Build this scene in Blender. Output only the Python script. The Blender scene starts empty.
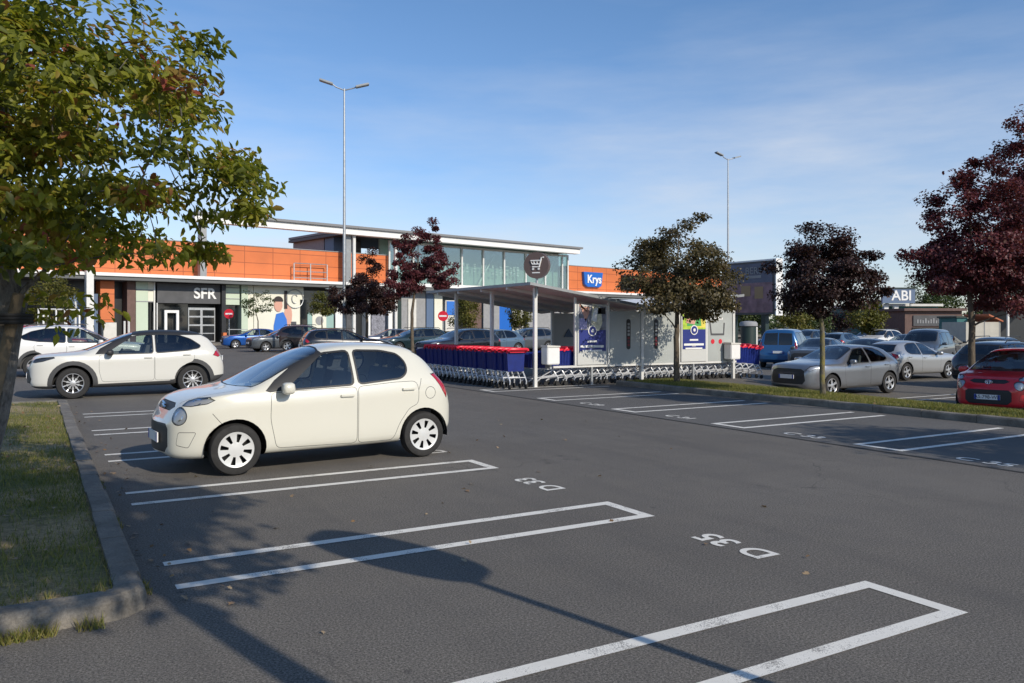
import bpy, bmesh, math, random
import numpy as np
from mathutils import Vector, Matrix
random.seed(7); RNG = np.random.default_rng(11)
scene = bpy.context.scene
COL = scene.collection
PI = math.pi
# ------------------------------------------------------------------ frame
# x runs along the parking bays, y along the aisle, camera at the origin
FPX, CAMH, HZ = 814.0, 1.68, 325.0
TH = math.radians(30.39); CU, SU = math.cos(TH), math.sin(TH)
def cam2w(X, Y): return (X*CU + Y*SU, -X*SU + Y*CU)
def w2X(x, y): return x*CU - y*SU
def w2Y(x, y): return x*SU + y*CU
def pos(px, Y): return cam2w((px-512.0)/FPX*Y, Y)          # a place Y metres ahead of the viewpoint
def sstep(t): t = min(1.0, max(0.0, t)); return t*t*(3-2*t)
def zg(x, y): return -0.33*sstep((w2X(x, y)-6.9)/2.2)*sstep((x-14.9)/2.2)        # the lot beyond the planted strip lies a little lower
def zg_np(x, y):
    t = np.clip(((x*CU-y*SU)-6.9)/2.2, 0, 1); q = np.clip((x-14.9)/2.2, 0, 1); return -0.33*t*t*(3-2*t)*q*q*(3-2*q)
def pchip(pts):
    xs = np.array([p[0] for p in pts], float); ys = np.array([p[1] for p in pts], float)
    h = np.diff(xs); d = np.diff(ys)/h; n = len(xs); m = np.zeros(n)
    for i in range(1, n-1):
        if d[i-1]*d[i] > 0:
            w1 = 2*h[i]+h[i-1]; w2 = h[i]+2*h[i-1]
            m[i] = (w1+w2)/(w1/d[i-1]+w2/d[i])
    m[0] = d[0]; m[-1] = d[-1]
    def f(x):
        x = min(max(x, xs[0]), xs[-1]); i = min(int(np.searchsorted(xs, x, side='right'))-1, n-2); i = max(i, 0)
        t = (x-xs[i])/h[i]; t2 = t*t; t3 = t2*t
        return float((2*t3-3*t2+1)*ys[i] + (t3-2*t2+t)*h[i]*m[i] + (-2*t3+3*t2)*ys[i+1] + (t3-t2)*h[i]*m[i+1])
    return f
# ------------------------------------------------------------------ materials
MATS = {}
def nmat(name):
    m = bpy.data.materials.new(name); m.use_nodes = True
    nt = m.node_tree; b = nt.nodes['Principled BSDF']; MATS[name] = m
    return m, nt, b
def lk(nt, a, b): nt.links.new(a, b)
def simple(name, col, rough=0.6, metal=0.0, coat=0.0, var=0.0, vscale=3.0, bump=0.0, bscale=40.0, spec=None, emit=0):
    m, nt, b = nmat(name)
    c = (*col, 1) if len(col) == 3 else col
    b.inputs['Base Color'].default_value = c
    b.inputs['Roughness'].default_value = rough
    b.inputs['Metallic'].default_value = metal
    if coat: b.inputs['Coat Weight'].default_value = coat; b.inputs['Coat Roughness'].default_value = 0.03
    if spec is not None: b.inputs['Specular IOR Level'].default_value = spec
    if var or bump:
        tc = nt.nodes.new('ShaderNodeTexCoord')
    if var:
        n = nt.nodes.new('ShaderNodeTexNoise'); n.inputs['Scale'].default_value = vscale; n.inputs['Detail'].default_value = 6
        lk(nt, tc.outputs['Object'], n.inputs['Vector'])
        r = nt.nodes.new('ShaderNodeMapRange'); r.inputs['From Min'].default_value = .3; r.inputs['From Max'].default_value = .7
        r.inputs['To Min'].default_value = 1-var; r.inputs['To Max'].default_value = 1+var
        lk(nt, n.outputs['Fac'], r.inputs['Value'])
        x = nt.nodes.new('ShaderNodeMix'); x.data_type = 'RGBA'; x.blend_type = 'MULTIPLY'; x.inputs['Factor'].default_value = 1
        x.inputs['A'].default_value = c; lk(nt, r.outputs['Result'], x.inputs['B']); lk(nt, x.outputs['Result'], b.inputs['Base Color'])
    if bump:
        n2 = nt.nodes.new('ShaderNodeTexNoise'); n2.inputs['Scale'].default_value = bscale; n2.inputs['Detail'].default_value = 8
        lk(nt, tc.outputs['Object'], n2.inputs['Vector'])
        bp = nt.nodes.new('ShaderNodeBump'); bp.inputs['Strength'].default_value = bump; bp.inputs['Distance'].default_value = 0.02
        lk(nt, n2.outputs['Fac'], bp.inputs['Height']); lk(nt, bp.outputs['Normal'], b.inputs['Normal'])
    return m
def ramp(nt, fac, stops):
    r = nt.nodes.new('ShaderNodeValToRGB'); e = r.color_ramp.elements
    while len(e) < len(stops): e.new(0.5)
    for k, (p, c) in enumerate(stops): e[k].position = p; e[k].color = (*c, 1)
    lk(nt, fac, r.inputs['Fac']); return r.outputs['Color']
def noise(nt, vec, scale, detail=5, rough=.55):
    n = nt.nodes.new('ShaderNodeTexNoise'); n.inputs['Scale'].default_value = scale; n.inputs['Detail'].default_value = detail
    n.inputs['Roughness'].default_value = rough
    lk(nt, vec, n.inputs['Vector']); return n.outputs['Fac']
def mixc(nt, fac, a, b, mode='MIX'):
    x = nt.nodes.new('ShaderNodeMix'); x.data_type = 'RGBA'; x.blend_type = mode
    for s, v in (('Factor', fac), ('A', a), ('B', b)):
        if isinstance(v, (int, float)): x.inputs[s].default_value = v
        elif isinstance(v, tuple): x.inputs[s].default_value = (*v, 1)
        else: lk(nt, v, x.inputs[s])
    return x.outputs['Result']
def mapr(nt, v, a, b, c, d):
    r = nt.nodes.new('ShaderNodeMapRange'); r.inputs['From Min'].default_value = a; r.inputs['From Max'].default_value = b
    r.inputs['To Min'].default_value = c; r.inputs['To Max'].default_value = d; lk(nt, v, r.inputs['Value']); return r.outputs['Result']
def geopos(nt): return nt.nodes.new('ShaderNodeNewGeometry').outputs['Position']
def bumpn(nt, b, h, strength, dist):
    bp = nt.nodes.new('ShaderNodeBump'); bp.inputs['Strength'].default_value = strength; bp.inputs['Distance'].default_value = dist
    lk(nt, h, bp.inputs['Height']); lk(nt, bp.outputs['Normal'], b.inputs['Normal'])
# asphalt
m, nt, b = nmat('asphalt'); p = geopos(nt)
big = noise(nt, p, .28, 4); mid = noise(nt, p, 2.3, 6); fine = noise(nt, p, 55, 3, .7); grit = noise(nt, p, 190, 2, .8)
c = ramp(nt, big, [(.3, (.132, .119, .102)), (.7, (.160, .146, .126))])
c = mixc(nt, mapr(nt, mid, .35, .75, .0, .5), c, (.112, .104, .095))
c = mixc(nt, 1.0, c, mapr(nt, grit, .3, .7, .45, 1.6), 'MULTIPLY')
c = mixc(nt, 1.0, c, mapr(nt, fine, .3, .7, .72, 1.28), 'MULTIPLY')
st = noise(nt, p, 1.1, 3, .6)
c = mixc(nt, mapr(nt, st, .69, .74, 0, .55), c, (.07, .066, .062))
vc = nt.nodes.new('ShaderNodeTexVoronoi'); vc.feature = 'F1'; vc.inputs['Scale'].default_value = 1.7; lk(nt, p, vc.inputs['Vector'])
c = mixc(nt, mapr(nt, vc.outputs['Distance'], .035, .05, .5, 0), c, (.05, .047, .045))
g2 = noise(nt, p, 80, 2, .6); c = mixc(nt, 1.0, c, mapr(nt, g2, .33, .67, .52, 1.52), 'MULTIPLY')
# fine cracks, only where a slow noise allows them
wv = nt.nodes.new('ShaderNodeVectorMath'); wv.operation = 'ADD'; nv = nt.nodes.new('ShaderNodeTexNoise'); nv.inputs['Scale'].default_value = 1.3; lk(nt, p, nv.inputs['Vector']); lk(nt, p, wv.inputs[0]); lk(nt, nv.outputs['Color'], wv.inputs[1])
ck = nt.nodes.new('ShaderNodeTexVoronoi'); ck.feature = 'DISTANCE_TO_EDGE'; ck.inputs['Scale'].default_value = .42; lk(nt, wv.outputs[0], ck.inputs['Vector'])
cm = nt.nodes.new('ShaderNodeMath'); cm.operation = 'MULTIPLY'; lk(nt, mapr(nt, ck.outputs['Distance'], .0015, .004, .5, 0), cm.inputs[0]); lk(nt, mapr(nt, big, .50, .58, 0, 1), cm.inputs[1])
c = mixc(nt, cm.outputs[0], c, (.045, .042, .04))
# oil and tyre marks: stretched along the aisle
ms = nt.nodes.new('ShaderNodeMapping'); ms.inputs['Scale'].default_value = (1.6, .16, 1); lk(nt, p, ms.inputs['Vector'])
tm = noise(nt, ms.outputs['Vector'], 1.0, 4, .6); c = mixc(nt, mapr(nt, tm, .50, .72, 0, .30), c, (.075, .070, .066))
lk(nt, c, b.inputs['Base Color']); b.inputs['Roughness'].default_value = .88; b.inputs['Specular IOR Level'].default_value = .25
bumpn(nt, b, grit, .55, .006)
# worn white paint
m, nt, b = nmat('road_paint'); p = geopos(nt)
grit = noise(nt, p, 150, 3, .75); wear = noise(nt, p, 4, 5, .65)
f = nt.nodes.new('ShaderNodeMath'); f.operation = 'ADD'; lk(nt, mapr(nt, grit, .25, .75, -.3, .3), f.inputs[0]); lk(nt, wear, f.inputs[1])
c = mixc(nt, mapr(nt, f.outputs[0], .28, .42, 1, 0), mixc(nt, mapr(nt, wear, .3, .7, 0, 1), (.86, .83, .75), (.70, .67, .60)), (.20, .185, .165))
lk(nt, c, b.inputs['Base Color']); b.inputs['Roughness'].default_value = .8; bumpn(nt, b, grit, .4, .004)
# soil under grass
m, nt, b = nmat('lawn'); p = geopos(nt)
a1 = noise(nt, p, .9, 5, .6); a2 = noise(nt, p, 14, 5, .7); a3 = noise(nt, p, 70, 3, .8)
c = ramp(nt, a1, [(.34, (.10, .11, .03)), (.47, (.18, .155, .055)), (.56, (.30, .225, .11)), (.72, (.37, .28, .15))])
c = mixc(nt, 1.0, c, mapr(nt, a2, .3, .7, .6, 1.4), 'MULTIPLY'); c = mixc(nt, 1.0, c, mapr(nt, a3, .3, .7, .5, 1.5), 'MULTIPLY')
lk(nt, c, b.inputs['Base Color']); b.inputs['Roughness'].default_value = .95; bumpn(nt, b, a2, .8, .05)
# concrete
m, nt, b = nmat('kerb_concrete'); p = geopos(nt)
a1 = noise(nt, p, 2.5, 6, .65); a2 = noise(nt, p, 60, 4, .8)
c = ramp(nt, a1, [(.3, (.10, .088, .072)), (.55, (.20, .18, .15)), (.72, (.27, .24, .20))])
c = mixc(nt, 1.0, c, mapr(nt, a2, .3, .7, .65, 1.3), 'MULTIPLY')
lk(nt, c, b.inputs['Base Color']); b.inputs['Roughness'].default_value = .92; bumpn(nt, b, a2, .6, .01)
def bark(name, dark, light, sc=9, moss=None):
    m, nt, b = nmat(name); tc = nt.nodes.new('ShaderNodeTexCoord')
    mp = nt.nodes.new('ShaderNodeMapping'); mp.inputs['Scale'].default_value = (1, 1, .35); lk(nt, tc.outputs['Object'], mp.inputs['Vector'])
    a1 = noise(nt, mp.outputs['Vector'], sc, 7, .7); a2 = noise(nt, tc.outputs['Object'], sc*.4, 3)
    c = ramp(nt, a1, [(.32, dark), (.66, light)])
    if moss: c = mixc(nt, mapr(nt, a2, .45, .65, 0, .8), c, moss)
    lk(nt, c, b.inputs['Base Color']); b.inputs['Roughness'].default_value = .95; bumpn(nt, b, a1, .9, .03)
    return m
bark('bark_grey', (.055, .05, .043), (.27, .25, .22), 24)
bark('bark_brown', (.045, .035, .025), (.16, .125, .085), 12)
bark('bark_lichen', (.06, .05, .035), (.17, .15, .11), 10, (.24, .20, .035))
bark('wood_stake', (.10, .075, .045), (.22, .165, .10), 8)
def leafmat(name, stops, trans=.35):
    m = bpy.data.materials.new(name); m.use_nodes = True; nt = m.node_tree; MATS[name] = m
    b = nt.nodes['Principled BSDF']; out = nt.nodes['Material Output']
    at = nt.nodes.new('ShaderNodeAttribute'); at.attribute_name = 'tint'
    c = ramp(nt, at.outputs['Fac'], stops)
    lk(nt, c, b.inputs['Base Color']); b.inputs['Roughness'].default_value = .5; b.inputs['Specular IOR Level'].default_value = .35
    t = nt.nodes.new('ShaderNodeBsdfTranslucent'); lk(nt, mixc(nt, 1.0, c, (1.5, 1.5, .8), 'MULTIPLY'), t.inputs['Color'])
    mx = nt.nodes.new('ShaderNodeMixShader'); mx.inputs[0].default_value = trans
    lk(nt, b.outputs[0], mx.inputs[1]); lk(nt, t.outputs[0], mx.inputs[2]); lk(nt, mx.outputs[0], out.inputs['Surface'])
    return m
leafmat('leaf_maple', [(0, (.07, .085, .018)), (.3, (.15, .17, .024)), (.6, (.29, .29, .032)), (.78, (.25, .17, .035)), (.93, (.28, .11, .045)), (1, (.30, .075, .05))], .48)
leafmat('leaf_purple', [(0, (.042, .014, .018)), (.5, (.105, .026, .032)), (.85, (.17, .042, .045)), (1, (.11, .08, .04))], .3)
leafmat('leaf_olive', [(0, (.050, .038, .022)), (.5, (.105, .085, .040)), (.8, (.16, .13, .053)), (1, (.16, .065, .045))], .3)
leafmat('leaf_dark', [(0, (.026, .013, .013)), (.6, (.050, .024, .021)), (1, (.10, .042, .03))], .25)
leafmat('leaf_green', [(0, (.025, .042, .012)), (.5, (.055, .080, .02)), (1, (.12, .13, .03))], .3)
leafmat('leaf_yellow', [(0, (.07, .075, .015)), (.5, (.13, .125, .022)), (1, (.2, .15, .03))], .35)
leafmat('grass_blade', [(0, (.06, .085, .017)), (.42, (.15, .165, .034)), (.72, (.27, .235, .07)), (1, (.38, .29, .14))], .3)
leafmat('dead_leaf', [(0, (.16, .09, .04)), (.5, (.26, .16, .08)), (1, (.35, .27, .17))], .1)
# glass
def glass(name, tint, gl=.35, rough=.02):
    m = bpy.data.materials.new(name); m.use_nodes = True; nt = m.node_tree; MATS[name] = m
    nt.nodes.remove(nt.nodes['Principled BSDF']); out = nt.nodes['Material Output']
    tr = nt.nodes.new('ShaderNodeBsdfTransparent'); tr.inputs['Color'].default_value = (*tint, 1)
    g = nt.nodes.new('ShaderNodeBsdfGlossy'); g.inputs['Roughness'].default_value = rough; g.inputs['Color'].default_value = (.9, .95, 1, 1)
    lw = nt.nodes.new('ShaderNodeLayerWeight'); lw.inputs['Blend'].default_value = .5; fr = nt.nodes.new('ShaderNodeMath'); fr.operation = 'POWER'; lk(nt, lw.outputs['Facing'], fr.inputs[0]); fr.inputs[1].default_value = 4.0
    mm = nt.nodes.new('ShaderNodeMapRange'); mm.inputs['To Min'].default_value = gl*.25; mm.inputs['To Max'].default_value = 1
    lk(nt, fr.outputs[0], mm.inputs['Value'])
    mx = nt.nodes.new('ShaderNodeMixShader'); lk(nt, mm.outputs['Result'], mx.inputs[0])
    lk(nt, tr.outputs[0], mx.inputs[1]); lk(nt, g.outputs[0], mx.inputs[2]); lk(nt, mx.outputs[0], out.inputs['Surface'])
    return m
glass('car_glass', (.66, .72, .69), .42); glass('privacy_glass', (.20, .22, .22), .42)
glass('shop_glass', (.78, .88, .84), .8); glass('lamp_glass', (.97, .98, 1), .25)
simple('dark_glass', (.012, .015, .018), .05, spec=.8)
simple('paint_white', (.655, .635, .545), .28, coat=.7)
simple('paint_pearl', (.63, .615, .555), .3, coat=.5)
simple('paint_polar', (.70, .69, .66), .3, coat=.5)
simple('paint_silver', (.34, .35, .365), .30, metal=.8, coat=.7)
simple('paint_silver_light', (.50, .50, .49), .32, metal=.65, coat=.7)
simple('paint_red', (.62, .010, .02), .3, coat=.8)
simple('paint_dark_red', (.30, .012, .018), .3, coat=.8)
simple('paint_blue', (.018, .10, .26), .3, metal=.3, coat=.8)
simple('paint_bright_blue', (.01, .085, .34), .3, metal=.3, coat=.8)
simple('paint_black', (.010, .010, .012), .2, coat=.8)
simple('paint_navy', (.012, .018, .035), .25, metal=.3, coat=.8)
simple('paint_teal_black', (.012, .03, .035), .25, metal=.3, coat=.8)
simple('paint_brown', (.045, .028, .026), .3, metal=.3, coat=.8)
simple('paint_grey', (.11, .12, .13), .3, metal=.5, coat=.8)
simple('paint_steel_blue', (.12, .19, .26), .3, metal=.5, coat=.8)
simple('black_plastic', (.022, .022, .023), .55)
simple('clad_plastic', (.055, .055, .056), .6)
simple('seam', (.02, .02, .02), .9)
simple('liner', (.012, .012, .012), .95)
simple('rubber', (.022, .021, .020), .85, var=.25, vscale=20)
simple('cap_silver', (.66, .66, .64), .35, metal=.25)
simple('alloy', (.58, .58, .58), .3, metal=.7)
simple('chrome', (.75, .75, .76), .12, metal=1.0)
simple('tail_red', (.42, .008, .015), .15, coat=1.0)
simple('reflector', (.40, .41, .42), .35, metal=.4)
simple('plate_white', (.75, .75, .74), .4); simple('plate_blue', (.02, .06, .35), .4); simple('ink', (.015, .015, .018), .6)
simple('cabin_dark', (.06, .06, .062), .85); simple('seat_cloth', (.13, .13, .135), .95)
simple('steel_white', (.68, .67, .63), .45, metal=.1, var=.06); simple('galv', (.42, .43, .43), .45, metal=.6, var=.15, vscale=8)
simple('grey_steel', (.30, .31, .31), .5, metal=.4, var=.1)
simple('cart_blue', (.006, .018, .15), .38, var=.15, vscale=9); simple('cart_red', (.80, .022, .05), .35)
simple('cart_chrome', (.66, .67, .68), .35, metal=.35)
simple('white_plain', (.78, .77, .74), .55, var=.05); simple('off_white', (.62, .60, .54), .6, var=.07)
simple('sign_brown', (.12, .082, .072), .5); simple('sign_red', (.62, .012, .03), .45); simple('dull_red', (.16, .012, .02), .5); simple('sign_blue', (.012, .12, .47), .4)
simple('sign_black', (.016, .016, .018), .45); simple('sign_dark', (.075, .075, .078), .55, var=.2, vscale=1.5)
simple('cream', (.72, .70, .58), .7, var=.04, vscale=.6); simple('pale_green', (.52, .60, .46), .5, var=.05, vscale=.5)
simple('shop_dark', (.025, .027, .028), .35); simple('brown_wall', (.14, .085, .07), .8, var=.15); simple('terracotta', (.42, .13, .06), .8, var=.2, vscale=4)
simple('beige_wall', (.48, .45, .38), .85, var=.08); simple('grey_wall', (.28, .28, .28), .8, var=.1); simple('teal_wall', (.02, .13, .13), .6)
simple('sign_slate', (.10, .15, .24), .5); simple('dark_green', (.018, .035, .03), .5)
simple('skin_print', (.62, .33, .24), .55); simple('print_navy', (.022, .035, .20), .4); simple('print_grey', (.22, .22, .25), .45, var=.5, vscale=6)
simple('print_cream', (.62, .58, .42), .5, var=.3, vscale=12); simple('print_lime', (.42, .58, .06), .5, var=.4, vscale=7); simple('print_yellow', (.75, .62, .10), .5, var=.25, vscale=7)
simple('print_green', (.08, .36, .10), .5); simple('print_blue', (.03, .16, .55), .5); simple('print_hair', (.03, .02, .018), .6); simple('print_lilac', (.35, .33, .55), .5)
simple('print_dusk', (.08, .10, .15), .4, var=.3, vscale=.9); simple('print_mauve', (.20, .12, .14), .4, var=.45, vscale=1.6); simple('print_gold', (.30, .2, .1), .5)
simple('panel_frost', (.40, .42, .40), .3, var=.06, vscale=2); simple('panel_edge', (.56, .56, .53), .4)
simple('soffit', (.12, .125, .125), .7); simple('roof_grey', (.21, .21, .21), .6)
simple('teal_glass', (.30, .44, .40), .2); simple('inner_green', (.42, .50, .45), .7, var=.12, vscale=.25)
simple('leather', (.30, .26, .18), .8)
# orange cladding with faint joints
m, nt, b = nmat('orange_cladding'); tc = nt.nodes.new('ShaderNodeTexCoord')
br = nt.nodes.new('ShaderNodeTexBrick'); br.offset = 0; br.inputs['Scale'].default_value = 1
br.inputs['Color1'].default_value = (.62, .165, .045, 1); br.inputs['Color2'].default_value = (.585, .152, .04, 1); br.inputs['Mortar'].default_value = (.30, .07, .02, 1)
br.inputs['Mortar Size'].default_value = .035; br.inputs['Mortar Smooth'].default_value = .3
br.inputs['Brick Width'].default_value = 2.75; br.inputs['Row Height'].default_value = 1.05
mp = nt.nodes.new('ShaderNodeMapping'); mp.inputs['Rotation'].default_value = (PI/2, 0, 0)
lk(nt, tc.outputs['Object'], mp.inputs['Vector']); lk(nt, mp.outputs['Vector'], br.inputs['Vector'])
lk(nt, mixc(nt, 1.0, br.outputs['Color'], mapr(nt, noise(nt, tc.outputs['Object'], .4, 5), .3, .7, .9, 1.1), 'MULTIPLY'), b.inputs['Base Color'])
b.inputs['Roughness'].default_value = .55
# ------------------------------------------------------------------ mesh helpers
def tag(o, label=None, cat=None, group=None, kind=None):
    if label: o['label'] = label
    if cat: o['category'] = cat
    if group: o['group'] = group
    if kind: o['kind'] = kind
    return o
def empty(name, loc=(0, 0, 0), rz=0):
    o = bpy.data.objects.new(name, None); COL.objects.link(o); o.location = loc; o.rotation_euler = (0, 0, rz); o.empty_display_size = .2
    return o
def link(name, me, parent=None, mats=None):
    o = bpy.data.objects.new(name, me); COL.objects.link(o)
    if parent is not None: o.parent = parent
    if mats:
        for m in mats: me.materials.append(MATS[m] if isinstance(m, str) else m)
    return o
class MB:
    """collects boxes, tubes, prisms and sheets into one mesh"""
    def __init__(s): s.v = []; s.f = []; s.m = []; s.cur = 0
    def mat(s, i): s.cur = i; return s
    def add(s, vs, fs):
        n = len(s.v); s.v += [tuple(v) for v in vs]; s.f += [tuple(i+n for i in f) for f in fs]; s.m += [s.cur]*len(fs); return s
    def box(s, x0, x1, y0, y1, z0, z1, M=None):
        vs = [Vector((x, y, z)) for z in (z0, z1) for y in (y0, y1) for x in (x0, x1)]
        if M is not None: vs = [M @ v for v in vs]
        return s.add(vs, [(0, 2, 3, 1), (4, 5, 7, 6), (0, 1, 5, 4), (2, 6, 7, 3), (0, 4, 6, 2), (1, 3, 7, 5)])
    def tube(s, pts, r, n=8, cap=True):
        pts = [Vector(p) for p in pts]; rs = r if isinstance(r, (list, tuple)) else [r]*len(pts)
        rings = []; ref = None
        for i, p in enumerate(pts):
            d = (pts[min(i+1, len(pts)-1)]-pts[max(i-1, 0)]).normalized()
            if ref is None: ref = d.orthogonal().normalized()
            a = (ref - d*ref.dot(d))
            if a.length < 1e-6: a = d.orthogonal()
            a.normalize(); ref = a; bb = d.cross(a)
            rings.append([p+(a*math.cos(2*PI*k/n)+bb*math.sin(2*PI*k/n))*rs[i] for k in range(n)])
        vs = [v for r_ in rings for v in r_]; fs = []
        for i in range(len(pts)-1):
            for k in range(n): fs.append((i*n+k, i*n+(k+1) % n, (i+1)*n+(k+1) % n, (i+1)*n+k))
        if cap: fs += [tuple(range(n-1, -1, -1)), tuple((len(pts)-1)*n+k for k in range(n))]
        return s.add(vs, fs)
    def prism(s, poly, y0, y1, M=None):
        """poly in (x,z), extruded along y"""
        n = len(poly); vs = [Vector((x, y0, z)) for x, z in poly]+[Vector((x, y1, z)) for x, z in poly]
        if M is not None: vs = [M @ v for v in vs]
        fs = [tuple(range(n)), tuple(range(2*n-1, n-1, -1))]+[(k, k+n, (k+1) % n+n, (k+1) % n) for k in range(n)]
        return s.add(vs, fs)
    def build(s, name, mats, parent=None, smooth=False, bevel=0):
        me = bpy.data.meshes.new(name); me.from_pydata(s.v, [], s.f)
        bm = bmesh.new(); bm.from_mesh(me)
        if smooth: bmesh.ops.remove_doubles(bm, verts=bm.verts, dist=1e-5)
        for f, mi in zip(bm.faces, s.m):
            pass
        bm.faces.ensure_lookup_table()
        for i, f in enumerate(bm.faces):
            if i < len(s.m): f.material_index = s.m[i]
        bmesh.ops.recalc_face_normals(bm, faces=bm.faces)
        if bevel: bmesh.ops.bevel(bm, geom=list(bm.edges), offset=bevel, segments=2, affect='EDGES', clamp_overlap=True)
        bm.to_mesh(me); bm.free()
        if smooth:
            me.polygons.foreach_set('use_smooth', [True]*len(me.polygons)); me.set_sharp_from_angle(angle=math.radians(40))
        mats = [mats] if isinstance(mats, str) else mats
        return link(name, me, parent, mats)
def circ(cx, cz, r, n=24, a0=0): return [(cx+r*math.cos(a0+2*PI*k/n), cz+r*math.sin(a0+2*PI*k/n)) for k in range(n)]
def text_mesh(s, size, extrude=.004, align='CENTER', shear=0, bold=0):
    cu = bpy.data.curves.new('lettering', 'FONT'); cu.body = s; cu.size = size; cu.extrude = extrude; cu.align_x = align; cu.align_y = 'CENTER'; cu.shear = shear; cu.offset = bold
    o = bpy.data.objects.new('lettering', cu); COL.objects.link(o)
    dg = bpy.context.evaluated_depsgraph_get(); me = bpy.data.meshes.new_from_object(o.evaluated_get(dg))
    bpy.data.objects.remove(o); bpy.data.curves.remove(cu)
    return me
def lettering(s, size, mat, parent, loc, rot=(PI/2, 0, 0), name='lettering', **k):
    me = text_mesh(s, size, **k); me.name = name; me.materials.clear()
    o = link(name, me, parent, [mat]); o.location = loc; o.rotation_euler = rot; return o
# ------------------------------------------------------------------ cars
def inpoly(h, v, poly):
    c = False; n = len(poly); j = n-1
    for i in range(n):
        a, b = poly[i], poly[j]
        if (a[1] > v) != (b[1] > v) and h < (b[0]-a[0])*(v-a[1])/(b[1]-a[1])+a[0]: c = not c
        j = i
    return c
def grow(poly, w):
    area = sum(poly[i][0]*poly[(i+1) % len(poly)][1]-poly[(i+1) % len(poly)][0]*poly[i][1] for i in range(len(poly)))
    sg = 1 if area > 0 else -1; out = []; n = len(poly)
    for i in range(n):
        p0, p1, p2 = [Vector(poly[k % n]) for k in (i-1, i, i+1)]
        d1 = (p1-p0).normalized(); d2 = (p2-p1).normalized()
        n1 = Vector((d1.y, -d1.x))*sg; n2 = Vector((d2.y, -d2.x))*sg
        m_ = (n1+n2); k = m_.length
        m_ = m_/k if k > .2 else n1
        out.append(tuple(p1+m_*(w/max(.5, m_.dot(n1)))))
    return out
def roundpoly(poly, r, n=3):
    out = []; N = len(poly)
    for i in range(N):
        p0, p1, p2 = [Vector(poly[k % N]) for k in (i-1, i, i+1)]
        a = p1+(p0-p1).normalized()*min(r, (p0-p1).length*.45); b_ = p1+(p2-p1).normalized()*min(r, (p2-p1).length*.45)
        for k in range(n+1):
            t = k/n; out.append(tuple(a*(1-t)**2+p1*2*t*(1-t)+b_*t*t))
    return out
SIDE = (Vector((1, 0, 0)), Vector((0, 0, 1))); FRONT = (Vector((0, 1, 0)), Vector((0, 0, 1))); OBLF = (Vector((1, 1, 0)), Vector((0, 0, 1))); OBLR = (Vector((1, -1, 0)), Vector((0, 0, 1))); TOPV = (Vector((1, 0, 0)), Vector((0, 1, 0)))
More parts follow.
